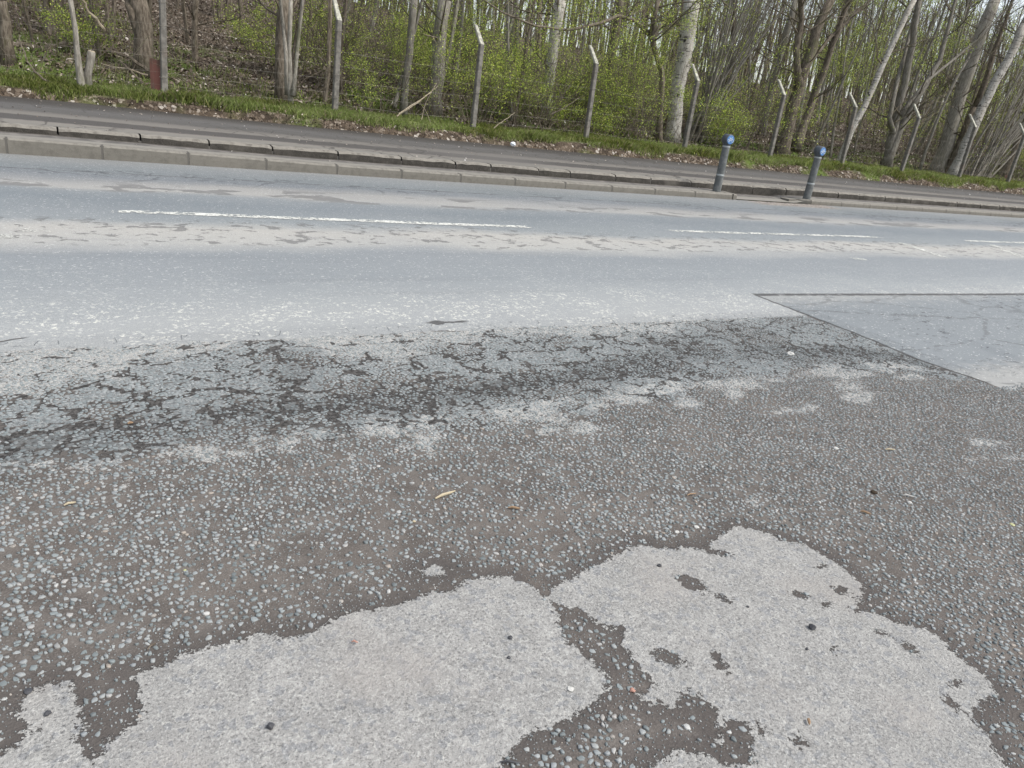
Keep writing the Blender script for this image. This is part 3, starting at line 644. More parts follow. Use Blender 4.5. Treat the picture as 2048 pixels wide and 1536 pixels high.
x = -1.5+43.5*RS.uniform(0, 1, 130000)**1.15; y = 14.2+2.1*RS.beta(1.1, 1.7, 130000); kp = (vnoise(x, y, 1.3, 61) > .22) & (y > 14.0+.45*vnoise(x, y*0, 1.6, 62)); x, y = x[kp], y[kp]
me = grass('grass', x, y, .05, .16, ''); tag(link('grass', me, gm_), 'bright green grass verge at the foot of the fence posts', 'grass', kind='stuff')
x, y = wedge(42000, 16, 24, pw=1.6); kp = (vnoise(x, y, .45, 63) > np.interp(x, [2.5,5,9,16,26], [.36,.56,.62,.60,.46])) & ((y < 18.3+2*vnoise(x, y, .8, 67)) | (x < 3)) ; x, y = x[kp], y[kp]
me = grass('grass', x, y, .03, .15, ''); tag(link('grass', me, gm_), 'mossy rough grass in patches on the slope under the trees', 'grass', kind='stuff')
# low green weeds
lm = M('young_leaves', .55, .35); LT = lm.attr('tone')
lcol = lm.ramp(LT, [(0,(.10,.17,.025)),(.4,(.25,.36,.05)),(.75,(.48,.58,.09)),(1,(.75,.78,.18))])
tl = lm.t.nodes.new('ShaderNodeBsdfTranslucent'); lm.put(tl.inputs[0], lcol); mxs = lm.t.nodes.new('ShaderNodeMixShader'); mxs.inputs[0].default_value = .35
lm.t.links.new(lm.b.outputs[0], mxs.inputs[1]); lm.t.links.new(tl.outputs[0], mxs.inputs[2]); lm.t.links.new(mxs.outputs[0], lm.t.nodes['Material Output'].inputs[0])
LM = lm.done(lcol)
x = RS.uniform(-1.5, 42, 9000); y = 14.5+4*RS.uniform(0, 1, 9000)**1.1; kp = vnoise(x, y, .9, 65) > .56; x, y = x[kp], y[kp]
me = leafmesh('ground_cover', x, y, zt(x, y)+RS.uniform(.03,.14,len(x)), RS.uniform(.025, .055, len(x)), RS.uniform(0, .6, len(x)), .5)
tag(link('ground_cover', me, LM), 'low leafy weeds growing through the verge and wood edge', 'ground cover', kind='stuff')

# ------------------------------------------------------------------ trees
def bark(name, c0, c1, c2, birch=False):
    m = M(name, .9, .15); p = m.obj; n = m.noise(9, 5, .7, m.map(p, (3,3,.7))); n2 = m.noise(1.2, 3, vec=p)
    c = m.mix(m.step(n, .35, .68), c0, c1); c = m.mix(m.mul(m.step(n2, .48, .68), .6), c, c2)
    if birch:
        b = m.noise(3.0, 4, .65, m.map(p, (1.5,1.5,9))); b2 = m.noise(2, 3, .6, m.map(p, (2,2,2.2), (3,3,3)))
        c = m.mix(m.mul(m.step(b, .56, .62), .8), c, (.05,.045,.04)); c = m.mix(m.step(b2, .62, .68), c, (.045,.04,.036))
    else: c = m.mix(m.mul(m.step(m.noise(4, 3, vec=m.map(p,(1,1,.4),(2,2,2))), .56, .7), .45), c, (.085,.095,.035))
    r = m.rnd(); hs = m.t.nodes.new('ShaderNodeHueSaturation'); m.put(hs.inputs['Value'], m.add(.8, m.mul(r, .45))); m.put(hs.inputs['Color'], c)
    m.bump(n, .02, .7); return m.done(hs.outputs[0])
BK_BROWN = bark('brown_bark', (.075,.06,.045), (.21,.178,.14), (.16,.145,.11))
BK_GREY = bark('grey_bark', (.15,.135,.112), (.30,.28,.24), (.22,.205,.165))
BK_BIRCH = bark('birch_bark', (.27,.25,.22), (.50,.48,.43), (.33,.30,.25), True)
BK_TWIG = bark('twig_bark', (.075,.06,.045), (.20,.17,.13), (.14,.13,.08))
BK_DEAD = bark('bleached_dead_wood', (.24,.20,.145), (.42,.36,.27), (.33,.28,.2))
def rv(a=1.): return Vector((random.gauss(0, a), random.gauss(0, a), random.gauss(0, a)))
class LeafB:
    def __init__(s): s.p = []; s.s = []
    def cluster(s, p, n, spread, size):
        for _ in range(n):
            q = p+rv(spread); s.p.append((q.x, q.y, q.z)); s.s.append(random.uniform(.6, 1.3)*size)
    def build(s, name, parent=None):
        if not s.p: return None
        P = np.array(s.p); me = leafmesh(name, P[:,0], P[:,1], P[:,2], np.array(s.s), RS.uniform(.1, 1, len(P)), .6)
        return link(name, me, LM, parent)
def limb(mb, p, d, L, r, depth, lb=None, k=4, bend=.12, up=.10, leaf=0., nch=3, seg=None):
    seg = seg or max(3, int(L/.35)); pts = [p.copy()]; q = p.copy(); dd = d.normalized()
    for i in range(seg):
        dd = (dd+rv(bend)+Vector((0, 0, up))).normalized(); q = q+dd*(L/seg); pts.append(q.copy())
    mb.tube(pts, [r*(1-.72*i/seg) for i in range(seg+1)], k, False)
    if depth > 0:
        for c in range(nch):
            t = random.uniform(.25, .95); i = min(seg-1, int(t*seg)); a = pts[i].lerp(pts[i+1], t*seg-i)
            side = rv(1); side -= side.dot(dd)*dd
            if side.length < .01: continue
            nd = (dd*random.uniform(.5, 1.)+side.normalized()*random.uniform(.4, .95)).normalized()
            limb(mb, a, nd, L*random.uniform(.35, .6), r*(1-.7*t)*.6+.001, depth-1, lb, 3, bend, up, leaf, nch)
    if lb and leaf > 0 and (depth <= 1):
        for i in range(1, len(pts)):
            if random.random() < leaf: lb.cluster(pts[i], random.randint(4, 8), .06, .042)
def trunk_path(mb, pts, r0, r1, k=8):
    """densify a traced path with gentle wobble and a flared foot"""
    P = []; n = len(pts)
    for i in range(n-1):
        m_ = max(2, int((pts[i+1]-pts[i]).length/.35))
        for j in range(m_): P.append(pts[i].lerp(pts[i+1], j/m_))
    P.append(pts[-1]); m_ = len(P); out = []; rr = []
    tot = sum((P[i+1]-P[i]).length for i in range(m_-1)); acc = 0
    for i, p in enumerate(P):
        if i: acc += (P[i]-P[i-1]).length
        out.append(p+(rv(r0*.10) if 0 < i < m_-1 else Vector()))
        rr.append((r0+(r1-r0)*acc/tot)*(1+.45*math.exp(-acc/.22))*random.uniform(.95, 1.05))
    mb.tube(out, rr, k); return out, rr

def tree(name, cat, label, px, Y, w0, w1, mat, stems=(), top=7.5, nbr=9, leaf=0., brL=1.8, group=None, depth=2, lowest=1.2, up=.12):
    """px: picture points from the foot upwards, w0/w1: trunk width there in picture pixels; the trunk goes on above the frame"""
    foot = at(*px[0], Y); zb = zt1(foot.x, Y)
    pts = [at(x_, y_, Y) for x_, y_ in px]
    pts[0].z = zb-.05
    dist = (Vector((foot.x, foot.y, 0))-Vector((0, 0, 1.35))).dot(Vector(Fv)); r0 = w0*dist/FPX/2
    dist2 = (pts[-1]-Vector((0, 0, 1.35))).dot(Vector(Fv)); r1 = w1*dist2/FPX/2
    root = empty(name, (foot.x, foot.y, zb), label, cat, group); base = Vector((foot.x, foot.y, zb))
    ext = []; d = (pts[-1]-pts[-2]).normalized(); q = pts[-1].copy(); rr_end = r1
    if top > q.z:
        nst = 5
        for i in range(nst): d = (d+Vector((0, 0, .2))+rv(.05)).normalized(); q = q+d*((top-pts[-1].z)/nst); ext.append(q.copy())
    tb = MB(); rel = [p-base for p in pts]
    o1, rr = trunk_path(tb, rel, r0, r1, 9)
    if ext: tb.tube([o1[-1]]+[e-base for e in ext], [rr[-1]*(1-.75*i/len(ext)) for i in range(len(ext)+1)], 7)
    ta = [(p, r) for p, r in zip(o1, rr)]+[(e-base, r1*(1-.75*(i+1)/5)) for i, e in enumerate(ext)]
    for spx, sw0, sw1 in stems:
        sp = [at(x_, y_, Y+.25*random.uniform(-1,1)) for x_, y_ in spx]
        d = (sp[-1]-sp[-2]).normalized(); q = sp[-1].copy()
        for i in range(4):
            if q.z > top-1: break
            d = (d+Vector((0, 0, .15))+rv(.05)).normalized(); q = q+d*1.1; sp.append(q.copy())
        a, b = trunk_path(tb, [p-base for p in sp], sw0*dist/FPX/2, sw1*dist/FPX/2*.5, 7); ta += list(zip(a, b))
    tb.build('trunk', mat, root, True)
    lb = LeafB()
    cand = [t for t in ta if t[0].z > lowest]
    for _ in range(nbr):
        if not cand: break
        p, r = random.choice(cand); a = random.uniform(0, 2*math.pi)
        dr = Vector((math.cos(a), math.sin(a), random.uniform(.1, .8)))
        bb = MB(); limb(bb, p, dr, brL*random.uniform(.5, 1.2), min(r*.4, .022)+.003, depth, lb, 4, .13, up, leaf, 4); bb.build('branch', BK_TWIG, root)
    lb.build('leaves', root)
    return root

T = tree
T('tree','tree','reddish brown tree trunk cut off by the left edge, standing among moss and grass',[(16,116),(8,40),(2,0)],17.5,24,20,BK_BROWN,nbr=6)
T('tree','tree','stout brown tree trunk behind the rusty red sheet',[(288,150),(286,60),(276,0)],17.6,36,34,BK_BROWN,[([(288,110),(262,20),(255,0)],14,12)],nbr=10,leaf=.1)
T('ash_sapling','tree','slim pale grey sapling rising beside a sawn stump on the earth edge',[(166,175),(158,140),(150,60),(141,0)],14.75,13,9,BK_GREY,nbr=5,brL=1.2,lowest=1.4)
T('tree','tree','thick grey brown trunk right behind the clump of slim pale stems',[(564,165),(562,80),(572,-5)],16.9,22,26,BK_BROWN,nbr=9,leaf=.05)
T('sapling_clump','tree','clump of slim pale grey stems left of the second visible fence post',[(583,193),(578,100),(582,0)],15.6,10,8,BK_GREY,[([(586,192),(596,90),(606,0)],8,7),([(575,190),(572,110),(566,50),(560,0)],8,6)],nbr=7,brL=1.3,leaf=.05,lowest=1.6)
T('tree','tree','pale grey leaning trunk with a crooked thin stem at its foot',[(808,214),(818,110),(829,0)],16.6,14,15,BK_GREY,[([(789,215),(800,165),(812,130)],7,8)],nbr=7)
T('tree','tree','big pale trunk with dark knots left of the third crank topped post',[(868,200),(876,120),(890,0)],17.2,30,26,BK_GREY,nbr=9,lowest=1.5)
T('tree','tree','dark narrow trunk close behind the big pale knotty trunk',[(906,160),(914,80),(926,0)],19.5,14,9,BK_BROWN,nbr=9)
T('birch_tree','tree','white birch trunk half hidden by bright leaves left of the fourth post',[(1098,205),(1104,110),(1112,60),(1121,0)],18.2,20,24,BK_BIRCH,nbr=10,leaf=.25,lowest=1.0)
T('tree','tree','dim brown trunk seen through leaves right of the fourth post',[(1214,195),(1225,100),(1236,40),(1242,0)],20.5,17,14,BK_BROWN,nbr=10,leaf=.3)
T('hawthorn_tree','tree','dark crooked hawthorn arching left over the fence with fresh yellow green leaves',[(1334,200),(1325,150),(1306,85),(1309,30),(1316,0)],16.8,12,10,BK_BROWN,[([(1298,68),(1270,42),(1235,31),(1195,48)],7,4),([(1304,80),(1340,20),(1360,-10)],6,4)],nbr=22,leaf=.75,brL=1.5,top=5,lowest=1.4,up=.02)
T('birch_tree','tree','broad white birch trunk with black scars behind the fifth post',[(1348,255),(1358,170),(1370,90),(1385,0)],17.3,27,34,BK_BIRCH,nbr=9,lowest=1.6)
T('tree','tree','pale slim trunk in the background between the fifth and sixth posts',[(1524,265),(1545,170),(1575,60),(1592,0)],19.,13,12,BK_GREY,nbr=9)
T('alder_tree','tree','multi stemmed brown tree forking upward just right of the sixth post',[(1563,308),(1585,215),(1612,130),(1632,60),(1662,0)],16.5,28,17,BK_BROWN,[([(1598,175),(1592,100),(1604,40),(1600,0)],13,9),([(1600,150),(1660,75),(1735,5)],8,5),([(1590,300),(1625,200),(1655,120)],18,9)],nbr=34,leaf=.05,brL=2.2)
T('birch_tree','tree','thin white birch with black rings leaning right behind the seventh post',[(1684,305),(1703,262),(1740,190),(1765,130),(1800,60),(1828,0)],16.3,13,11,BK_BIRCH,nbr=7,lowest=1.9)
T('alder_tree','tree','dark forked trunks splitting low to the left of the eighth post',[(1772,336),(1782,285),(1800,200),(1822,110),(1838,0)],16.3,19,11,BK_GREY,[([(1770,330),(1800,260),(1838,190),(1880,120),(1910,0)],16,8),([(1800,230),(1850,165),(1930,100),(1980,55)],7,4),([(1790,275),(1779,235),(1790,180)],11,7)],nbr=32,brL=2.2)
T('tree','tree','very thin pale yellowish stem between the eighth and ninth posts',[(1838,342),(1870,250),(1905,170),(1935,120)],16.6,6,5,BK_GREY,nbr=4,top=4.5,brL=.8)
T('tree','tree','greyish trunk right of the eighth post turning pale higher up',[(1876,345),(1892,290),(1920,200),(1942,120),(1965,60),(1990,0)],16.8,28,22,BK_GREY,nbr=12)
T('birch_tree','tree','leaning white birch rising behind the ninth post near the right edge',[(1903,358),(1930,290),(1965,215),(2005,140),(2048,50)],15.6,20,16,BK_BIRCH,nbr=8,lowest=1.8)
T('tree','tree','brown mossy trunk with flared foot hidden behind the ninth post',[(1898,362),(1915,300),(1930,260),(1950,215)],16.4,24,13,BK_BROWN,nbr=8)
T('tree','tree','brown tree trunk at the foot of the last post by the right edge',[(2000,368),(2015,330),(2035,280),(2075,190)],17.5,14,11,BK_BROWN,nbr=8)

# leaning hazel coppices
def coppice(label, foot, Y, n, px_tip, w, spread, top=6.5):
    f = at(*foot, Y); zb = zt1(f.x, Y); root = empty('hazel_coppice', (f.x, Y, zb), label, 'tree'); mb = MB(); bb = MB(); lb = LeafB()
    tip = at(*px_tip, Y)
    for i in range(n):
        a = random.uniform(-1, 1); st = Vector((random.gauss(0, .22), random.gauss(0, .2), -.05))
        t = Vector((tip.x-f.x+a*spread, random.uniform(-.9, .9), tip.z-zb+random.uniform(-.6, .6)))
        d = (t-st).normalized(); L = random.uniform(.85, 1.25)*(t-st).length*1.35
        q = st.copy(); pts = [q.copy()]; dd = (d+Vector((0, 0, .35))).normalized()
        for j in range(9):
            dd = (dd+rv(.035)+(d-dd)*.16).normalized(); q = q+dd*L/9; pts.append(q.copy())
            if j > 2 and random.random() < .6: limb(bb, q.copy(), dd+rv(.5), random.uniform(.4, 1.1), .006, 1, lb, 3, .1, .08, .0)
        r = random.uniform(.3, .85)*w*24/FPX*.8; mb.tube(pts, [r*(1-.75*k/9) for k in range(10)], 5, False)
    mb.build('stems', BK_GREY, root, True); bb.build('branches', BK_TWIG, root)
coppice('dense bundle of slim grey stems leaning right behind the fifth post', (1395,262), 17.6, 34, (1500,30), 4.5, 1.5)
coppice('tangle of thin grey leaning stems at the right edge past the ninth post', (1950,362), 17.0, 46, (2075,210), 4.5, 1.9)
coppice('low sprawling bundle of grey rods between the tenth post and the right edge', (1990,362), 19.0, 20, (2100,180), 4, 1.5)

# thin saplings crowding the wood behind, each its own
def make_sapling(kind):
    random.seed(100+kind)
    root = empty('sapling', (0,0,-50), '', ''); tb = MB(); bb = MB(); lb = LeafB(); H_ = random.uniform(5.5, 8)
    p = Vector((0,0,-.1)); pts = [p.copy()]; d = Vector((random.gauss(0,.08), random.gauss(0,.08), 1)).normalized(); r = random.uniform(.022, .055) if kind < 7 else random.uniform(.07,.11)
    for i in range(12):
        d = (d+rv(.05)+Vector((0,0,.08))).normalized(); p = p+d*H_/12; pts.append(p.copy())
    tb.tube(pts, [r*(1-.75*i/12) for i in range(13)], 6)
    for i in range(14 if kind < 7 else 18):
        t = random.uniform(.08, 1); j = min(11, int(t*12)); a = random.uniform(0, 6.28)
        limb(bb, pts[j].lerp(pts[j+1], t*12-j), Vector((math.cos(a), math.sin(a), random.uniform(.3, 1.1))), random.uniform(.5, 1.7), .009+.012*(kind >= 7), 2, lb, 3, .12, .1, [.0,.25,.5,.0,.35,.7,.15,.15,.0,.3][kind])
    tb.build('trunk', [BK_BROWN, BK_GREY, BK_BROWN, BK_BROWN][kind % 4], root); bb.build('branches', BK_TWIG, root); lb.build('leaves', root)
    return root
ORD = ['first','second','third','fourth','fifth','sixth','seventh','eighth','ninth','tenth']
def bay(X, Y):
    u = (X*15/Y-1.83)/2.985
    if u < 0: return 'left of the first fence post'
    if u >= 9: return 'right of the tenth fence post'
    return 'between the %s and %s fence posts' % (ORD[int(u)], ORD[int(u)+1])
SAP_LAB = {0:'bare thin sapling', 1:'leafy thin sapling', 2:'thicker bare tree'}
protos = [make_sapling(k) for k in range(10)]
random.seed(5)
used = set(); placed = 0; tries = 0
N_SAP = 292
while placed < N_SAP and tries < 9000:
    tries += 1
    Y = 16.9+25*random.random()**1.25; xm = min(2.1*Y+1, 80); X = random.uniform(-.8, xm)
    if Y < 18.5 and random.random() < .2: continue
    left = X/Y < .32
    k = random.choice([0,3,3,7,8,0,3,8] if left else [0,1,2,4,5,6,7,9,3,5])
    if k >= 7 and Y < 19: continue
    o = protos[k] if k not in used else copy_tree(protos[k]); used.add(k)
    s_ = random.uniform(.75, 1.25); o.location = (X, Y, zt1(X, Y)); o.rotation_euler = (random.gauss(0,.04), random.gauss(0,.04), random.uniform(0, 6.28)); o.scale = (s_, s_, s_)
    lab = 2 if k >= 7 else (0 if k in (0, 3) else 1)
    tag(o, SAP_LAB[lab]+(' deep in the wood ' if Y > 28 else ' further into the wood ' if Y > 21 else ' near the wood edge ')+bay(X, Y), 'sapling' if lab < 2 else 'tree', ['bare saplings in the wood','leafy saplings in the wood','background trees in the wood'][lab])
    placed += 1
for k in range(10):
    if k not in used: protos[k].location = (5+k, 30, zt1(5+k, 30)); tag(protos[k], SAP_LAB[1], 'sapling', 'leafy saplings in the wood')

# leafy understorey shrubs
def make_shrub(kind):
    random.seed(300+kind); root = empty('shrub', (0,0,-50), '', ''); bb = MB(); lb = LeafB(); H_ = [1.3,1.8,2.4,1.0,2.0][kind]
    for i in range([9,11,12,10,9][kind]):
        a = random.uniform(0, 6.28); limb(bb, Vector((random.gauss(0,.15), random.gauss(0,.15), -.03)), Vector((math.cos(a)*.6, math.sin(a)*.6, 1)), H_*random.uniform(.6, 1.1), .010, 2, lb, 3, .14, .03, [.5,.45,.4,.7,.18][kind], 4)
    bb.build('stems', BK_TWIG, root); lb.build('leaves', root); return root
shr = [make_shrub(k) for k in range(5)]; random.seed(8); su = set()
spots = []
for _ in range(44): spots.append((random.uniform(7.8, 18), random.uniform(16.1, 21.5), random.choice([0,1,2,3,1,2])))
for _ in range(24): spots.append((random.uniform(4.2, 12), random.uniform(16.2, 22), random.choice([0,1,4,2])))
for _ in range(9): spots.append((random.uniform(-1, 6), random.uniform(16.8, 23), random.choice([3,4,0])))
for _ in range(26): spots.append((random.uniform(17, 40), random.uniform(16.8, 24), random.choice([4,1,4,0,2])))
for X, Y, k in spots:
    o = shr[k] if k not in su else copy_tree(shr[k]); su.add(k); s_ = random.uniform(.7, 1.15)
    o.location = (X, Y, zt1(X, Y)); o.rotation_euler = (0, 0, random.uniform(0, 6.28)); o.scale = (s_,)*3
    tag(o, ('sparse twiggy ' if k == 4 else ['low leafy ','leafy ','tall leafy ','very low dense leafy '][k])+('shrub close behind the fence ' if Y < 18 else 'shrub further in ')+bay(X, Y), 'shrub', 'twiggy undergrowth shrubs' if k == 4 else 'green undergrowth shrubs')
random.seed(21)

# brambles, thin undergrowth twigs: nobody could count them
tw = MB()
for _ in range(2600):
    Y = 16+16*random.random()**1.4; X = random.uniform(-.8, 2.1*Y+1); z = zt1(X, Y); a = random.uniform(0, 6.28)
    limb(tw, Vector((X, Y, z)), Vector((math.cos(a)*.5, math.sin(a)*.5, random.uniform(.3, 1.3))), random.uniform(.4, 1.8), .006, 1, None, 3, .12, -.02, 0, 2, 5)
tag(tw.build('undergrowth', BK_TWIG), 'tangle of thin bare twigs and brambles on the woodland floor', 'undergrowth', kind='stuff')
# far wood reading as one mass
fw = MB(); fl_ = LeafB()
for _ in range(1000):
    Y = random.uniform(38, 62); X = random.uniform(-4, 2.1*Y); z = zt1(X, Y); r = random.uniform(.03, .10)
    p = Vector((X, Y, z-.1)); d = Vector((random.gauss(0,.08), random.gauss(0,.08), 1)).normalized(); pts = [p.copy()]
    for i in range(6): d = (d+rv(.04)).normalized(); p = p+d*random.uniform(1.3, 1.9); pts.append(p.copy())
    fw.tube(pts, [r*(1-.12*i) for i in range(7)], 5, False)
    for i in range(11):
        j = random.randint(1, 5); a = random.uniform(0, 6.28); q = pts[j].lerp(pts[j+1], random.random())
        limb(fw, q, Vector((math.cos(a), math.sin(a), random.uniform(.2,1))), random.uniform(1, 2.6), .018, 1, None, 3, .12, .08, 0, 3, 4)
        if random.random() < .5:
            for _ in range(7): qq = q+rv(.8); fl_.p.append((qq.x, qq.y, qq.z)); fl_.s.append(random.uniform(.1, .2))
tag(fw.build('distant_wood', BK_TWIG), 'hazy mass of bare distant trunks closing the view through the wood', 'distant wood', kind='stuff')
tag(fl_.build('distant_foliage'), 'pale green leaf haze among the distant trunks', 'distant foliage', kind='stuff')

# ------------------------------------------------------------------ fence of cranked concrete posts
cm_ = M('weathered_concrete_post', .9, .2); X, Y_, Z = cm_.xyz(); nz = cm_.noise(12, 5, .65)
cc = cm_.mix(cm_.step(nz, .35, .7), (.13,.122,.108), (.235,.22,.195)); cc = cm_.mix(cm_.mul(cm_.step(cm_.noise(3, 3), .5, .7), .5), cc, (.16,.12,.095))
cm_.bump(nz, .006, .6); PMAT = cm_.done(cc)
ca = M('lichened_concrete_arm', .9, .2); AM = ca.done(ca.mix(ca.step(ca.noise(16, 4), .4, .65), (.27,.26,.22), (.47,.46,.38)))
PX0, SP, PY = 1.83, 2.985, 15.0
post_xs = [1.83, 4.80, 7.76, 10.67, 13.68, 16.75, 19.75, 22.60, 25.72, 28.70, 31.7, -1.15]
plabels = ['concrete fence post beside the rusty red sheet, first post from the left', 'concrete fence post right of the pale stem clump, second from the left', 'crank topped concrete post right of the big pale knotty trunk, third from the left', 'fourth concrete post from the left, its arm against bright leaves', 'fifth concrete post from the left, in front of the broad white birch', 'sixth concrete post from the left, beside the multi stemmed tree', 'seventh concrete post from the left, just right of the second bollard', 'eighth concrete post from the left, right of the dark forked trunks', 'ninth concrete post from the left, in front of the leaning white birch', 'tenth concrete post from the left, at the right edge', 'concrete post beyond the right edge', 'concrete post beyond the left edge']
def sq(mb, pts, w, wt):
    vs = []; n = len(pts)
    for i, (p, ww, fw_) in enumerate(zip(pts, w, wt)):
        b = .012
        for a, c in ((-ww, -fw_+b), (-ww+b, -fw_), (ww-b, -fw_), (ww, -fw_+b), (ww, fw_-b), (ww-b, fw_), (-ww+b, fw_), (-ww, fw_-b)): vs.append((p[0]+a, p[1]+c, p[2]))
    fs = []
    for i in range(n-1):
        for j in range(8): fs.append((i*8+j, i*8+(j+1) % 8, i*8+8+(j+1) % 8, i*8+8+j))
    fs.append(tuple(range(8))[::-1]); fs.append(tuple((n-1)*8+j for j in range(8))); mb.add(vs, fs)
def make_post():
    root = empty('fence_post', (0,0,0), 'x', 'fence post')
    b = MB(); sq(b, [(0,0,-.1),(0,0,.6),(0,0,1.2),(0,0,1.665)], [.053,.050,.049,.048], [.050]*4); b.build('shaft', PMAT, root)
    b = MB(); sq(b, [(0,0,1.668),(0,.015,1.69),(0,.31,2.03),(0,.315,2.036)], [.047,.047,.034,.028], [.050,.046,.036,.03]); b.build('cranked_arm', AM, root)
    b = MB()
    for z in (.35, .75, 1.15, 1.5): b.tube([(math.cos(t*math.pi/4)*.075, math.sin(t*math.pi/4)*.075, z+.01*math.sin(t)) for t in range(9)], [.0035]*9, 4)
    b.build('wire_tie', WIRE, root); return root
WIRE = M('dull_fence_wire', .5, .5).done((.20,.18,.15))
p0 = make_post()
posts = []
for i, X in enumerate(post_xs):
    o = p0 if i == 0 else copy_tree(p0); o.location = (X, PY, .43-.0); o.rotation_euler = (random.gauss(0,.008), random.gauss(0,.012), random.gauss(0,.05))
    o['label'] = plabels[i]; o['category'] = 'fence post'; o['group'] = 'cranked concrete fence posts'; posts.append(X)
wf = MB(); ps = sorted(post_xs)
for a, b in zip(ps[:-1], ps[1:]):
    sag = random.uniform(0, .05); y = PY+.07
    for h in [.02,.22,.42,.66,.90,1.15]:
        wf.tube([(a+(b-a)*t/4, y+.01*math.sin(t*2+h*9), .43+h-sag*math.sin(math.pi*t/4)) for t in range(5)], [.0011]*5, 3, False)
    n = int((b-a)/.15)
    for i in range(1, n): x = a+(b-a)*i/n; wf.tube([(x, y, .43), (x+random.gauss(0,.01), y+.01, .43+.6), (x, y, .43+1.15)], [.0009]*3, 3, False)
tag(wf.build('wire_fence', WIRE), 'thin rusty wire mesh stretched between the concrete posts', 'wire fence')

# ------------------------------------------------------------------ bollards
bm_ = M('grey_plastic_bollard', .55, .4); BC = bm_.done(bm_.mix(bm_.step(bm_.noise(11, 5, .7), .38, .66), (.085,.092,.092), (.145,.15,.146)))
hm = M('blue_grey_bollard_head', .5, .4); HC = hm.done(hm.mix(hm.step(hm.noise(9, 3), .4, .7), (.06,.07,.08), (.09,.10,.112)))
RB = M('reflective_band', .35, .6).done((.30,.32,.32)); BL = M('sign_blue', .4, .5).done((.07,.19,.42)); WH = M('sign_white', .4, .5).done((.52,.60,.70))
def lathe(mb, prof, k=28):
    vs = []; n = len(prof)
    for r, z in prof: vs += [(r*math.cos(2*math.pi*j/k), r*math.sin(2*math.pi*j/k), z) for j in range(k)]
    fs = [(i*k+j, i*k+(j+1) % k, i*k+k+(j+1) % k, i*k+k+j) for i in range(n-1) for j in range(k)]
    fs.append(tuple(range(k))[::-1]); fs.append(tuple((n-1)*k+j for j in range(k))); mb.add(vs, fs)
def hdisc(mb, r, y0, y1, z, bev=.006, k=32):
    prof = [(r-bev, y0), (r, y0+bev), (r, y1-bev), (r-bev, y1)]; vs = []
    for rr, y in prof: vs += [(rr*math.cos(2*math.pi*j/k), y, z+rr*math.sin(2*math.pi*j/k)) for j in range(k)]
    fs = [(i*k+j, i*k+k+j, i*k+k+(j+1) % k, i*k+(j+1) % k) for i in range(3) for j in range(k)]
    fs.append(tuple(range(k))); fs.append(tuple(3*k+j for j in range(k))[::-1]); mb.add(vs, fs)
def make_bollard():
    root = empty('bollard', (0,0,0), 'x', 'bollard')
    b = MB(); lathe(b, [(.076,-.03),(.076,0),(.0745,.02),(.070,.30),(.065,.78),(.063,.795)]); b.build('post', BC, root, True)
    b = MB(); lathe(b, [(.0708,.285),(.0725,.288),(.0722,.312),(.070,.315)]); b.build('reflective_band', RB, root, True)
    b = MB(); lathe(b, [(.066,.778),(.0685,.782),(.068,.804),(.066,.807)]); b.build('reflective_band', RB, root, True)
    b = MB(); lathe(b, [(.062,.80),(.066,.812),(.070,.85),(.074,.90),(.07,.94)]); hdisc(b, .090, -.074, .074, .915); hd = b.build('head', HC, root, True)
    for sgn in (-1, 1):
        y = -.076 if sgn < 0 else .076
        b = MB(); hdisc(b, .074, min(y, y+.006*sgn), max(y, y+.006*sgn), .915, .0015); sg = b.build('sign_disc', BL, root, False)
        b = MB(); yy = y+.0085*sgn
        def P(u, v): return ((u if sgn < 0 else -u)*.88, yy, .915+v*.88)
        def ring(cu, cv, R): b.tube([P(cu+R*math.cos(a*math.pi/10), cv+R*math.sin(a*math.pi/10)) for a in range(21)], [.0042]*21, 5)
        ring(-.042, -.018, .026); ring(.042, -.018, .026)
        for seg in [((-.042,-.018),(-.022,.022)), ((-.022,.022),(.022,.024)), ((-.022,.022),(0,-.018)), ((0,-.018),(.022,.024)), ((-.042,-.018),(0,-.018)), ((.022,.024),(.042,-.018)), ((.022,.024),(.017,.042)), ((.017,.042),(.032,.044)), ((-.022,.022),(-.027,.036)), ((-.038,.037),(-.016,.037))]:
            b.tube([P(*seg[0]), P(*seg[1])], [.0042]*2, 5)
        b.build('bicycle_symbol', WH, sg)
    return root
b0 = make_bollard(); b0.location = (10.43, 10.37, .09); b0.rotation_euler = (0, 0, rad(-8)); b0['label'] = 'grey bollard with blue bicycle sign at the end of the left island kerb'; b0['group'] = 'cycle bollards'
b1 = copy_tree(b0); b1.location = (12.80, 10.30, .08); b1.rotation_euler = (rad(1), 0, rad(-2)); b1['label'] = 'grey bollard with faded bicycle sign at the start of the right island kerb'

# ------------------------------------------------------------------ odd things at the wood edge
rm = M('rusty_red_paint', .8, .2); RM = rm.done(rm.mix(rm.step(rm.noise(5, 4, .65, rm.map(rm.pos, (1,1,.4))), .4, .62), (.105,.046,.038), (.066,.042,.034)))
def rust_sheet(px0, px1, Y, label):
    a = at(*px0, Y); b = at(*px1, Y); zb = zt1(a.x, Y)-.03
    mb = MB(); w = b.x-a.x; h = a.z-zb
    vs = []; fs = []; n = 10
    for i in range(n+1):
        t = i/n; x = a.x+w*t; y = Y+.05*math.sin(t*math.pi)
        for (dy, z) in ((0, zb), (0, zb+h*(1+.015*math.sin(t*9))), (.012, zb+h*(1+.015*math.sin(t*9))), (.012, zb)): vs.append((x, y+dy, z))
    for i in range(n):
        for j in range(4): fs.append((i*4+j, i*4+(j+1) % 4, i*4+4+(j+1) % 4, i*4+4+j))
    fs.append((0,1,2,3)); fs.append((n*4+3,n*4+2,n*4+1,n*4)); mb.add(vs, fs)
    tag(mb.build('metal_sheet', RM), label, 'metal sheet')
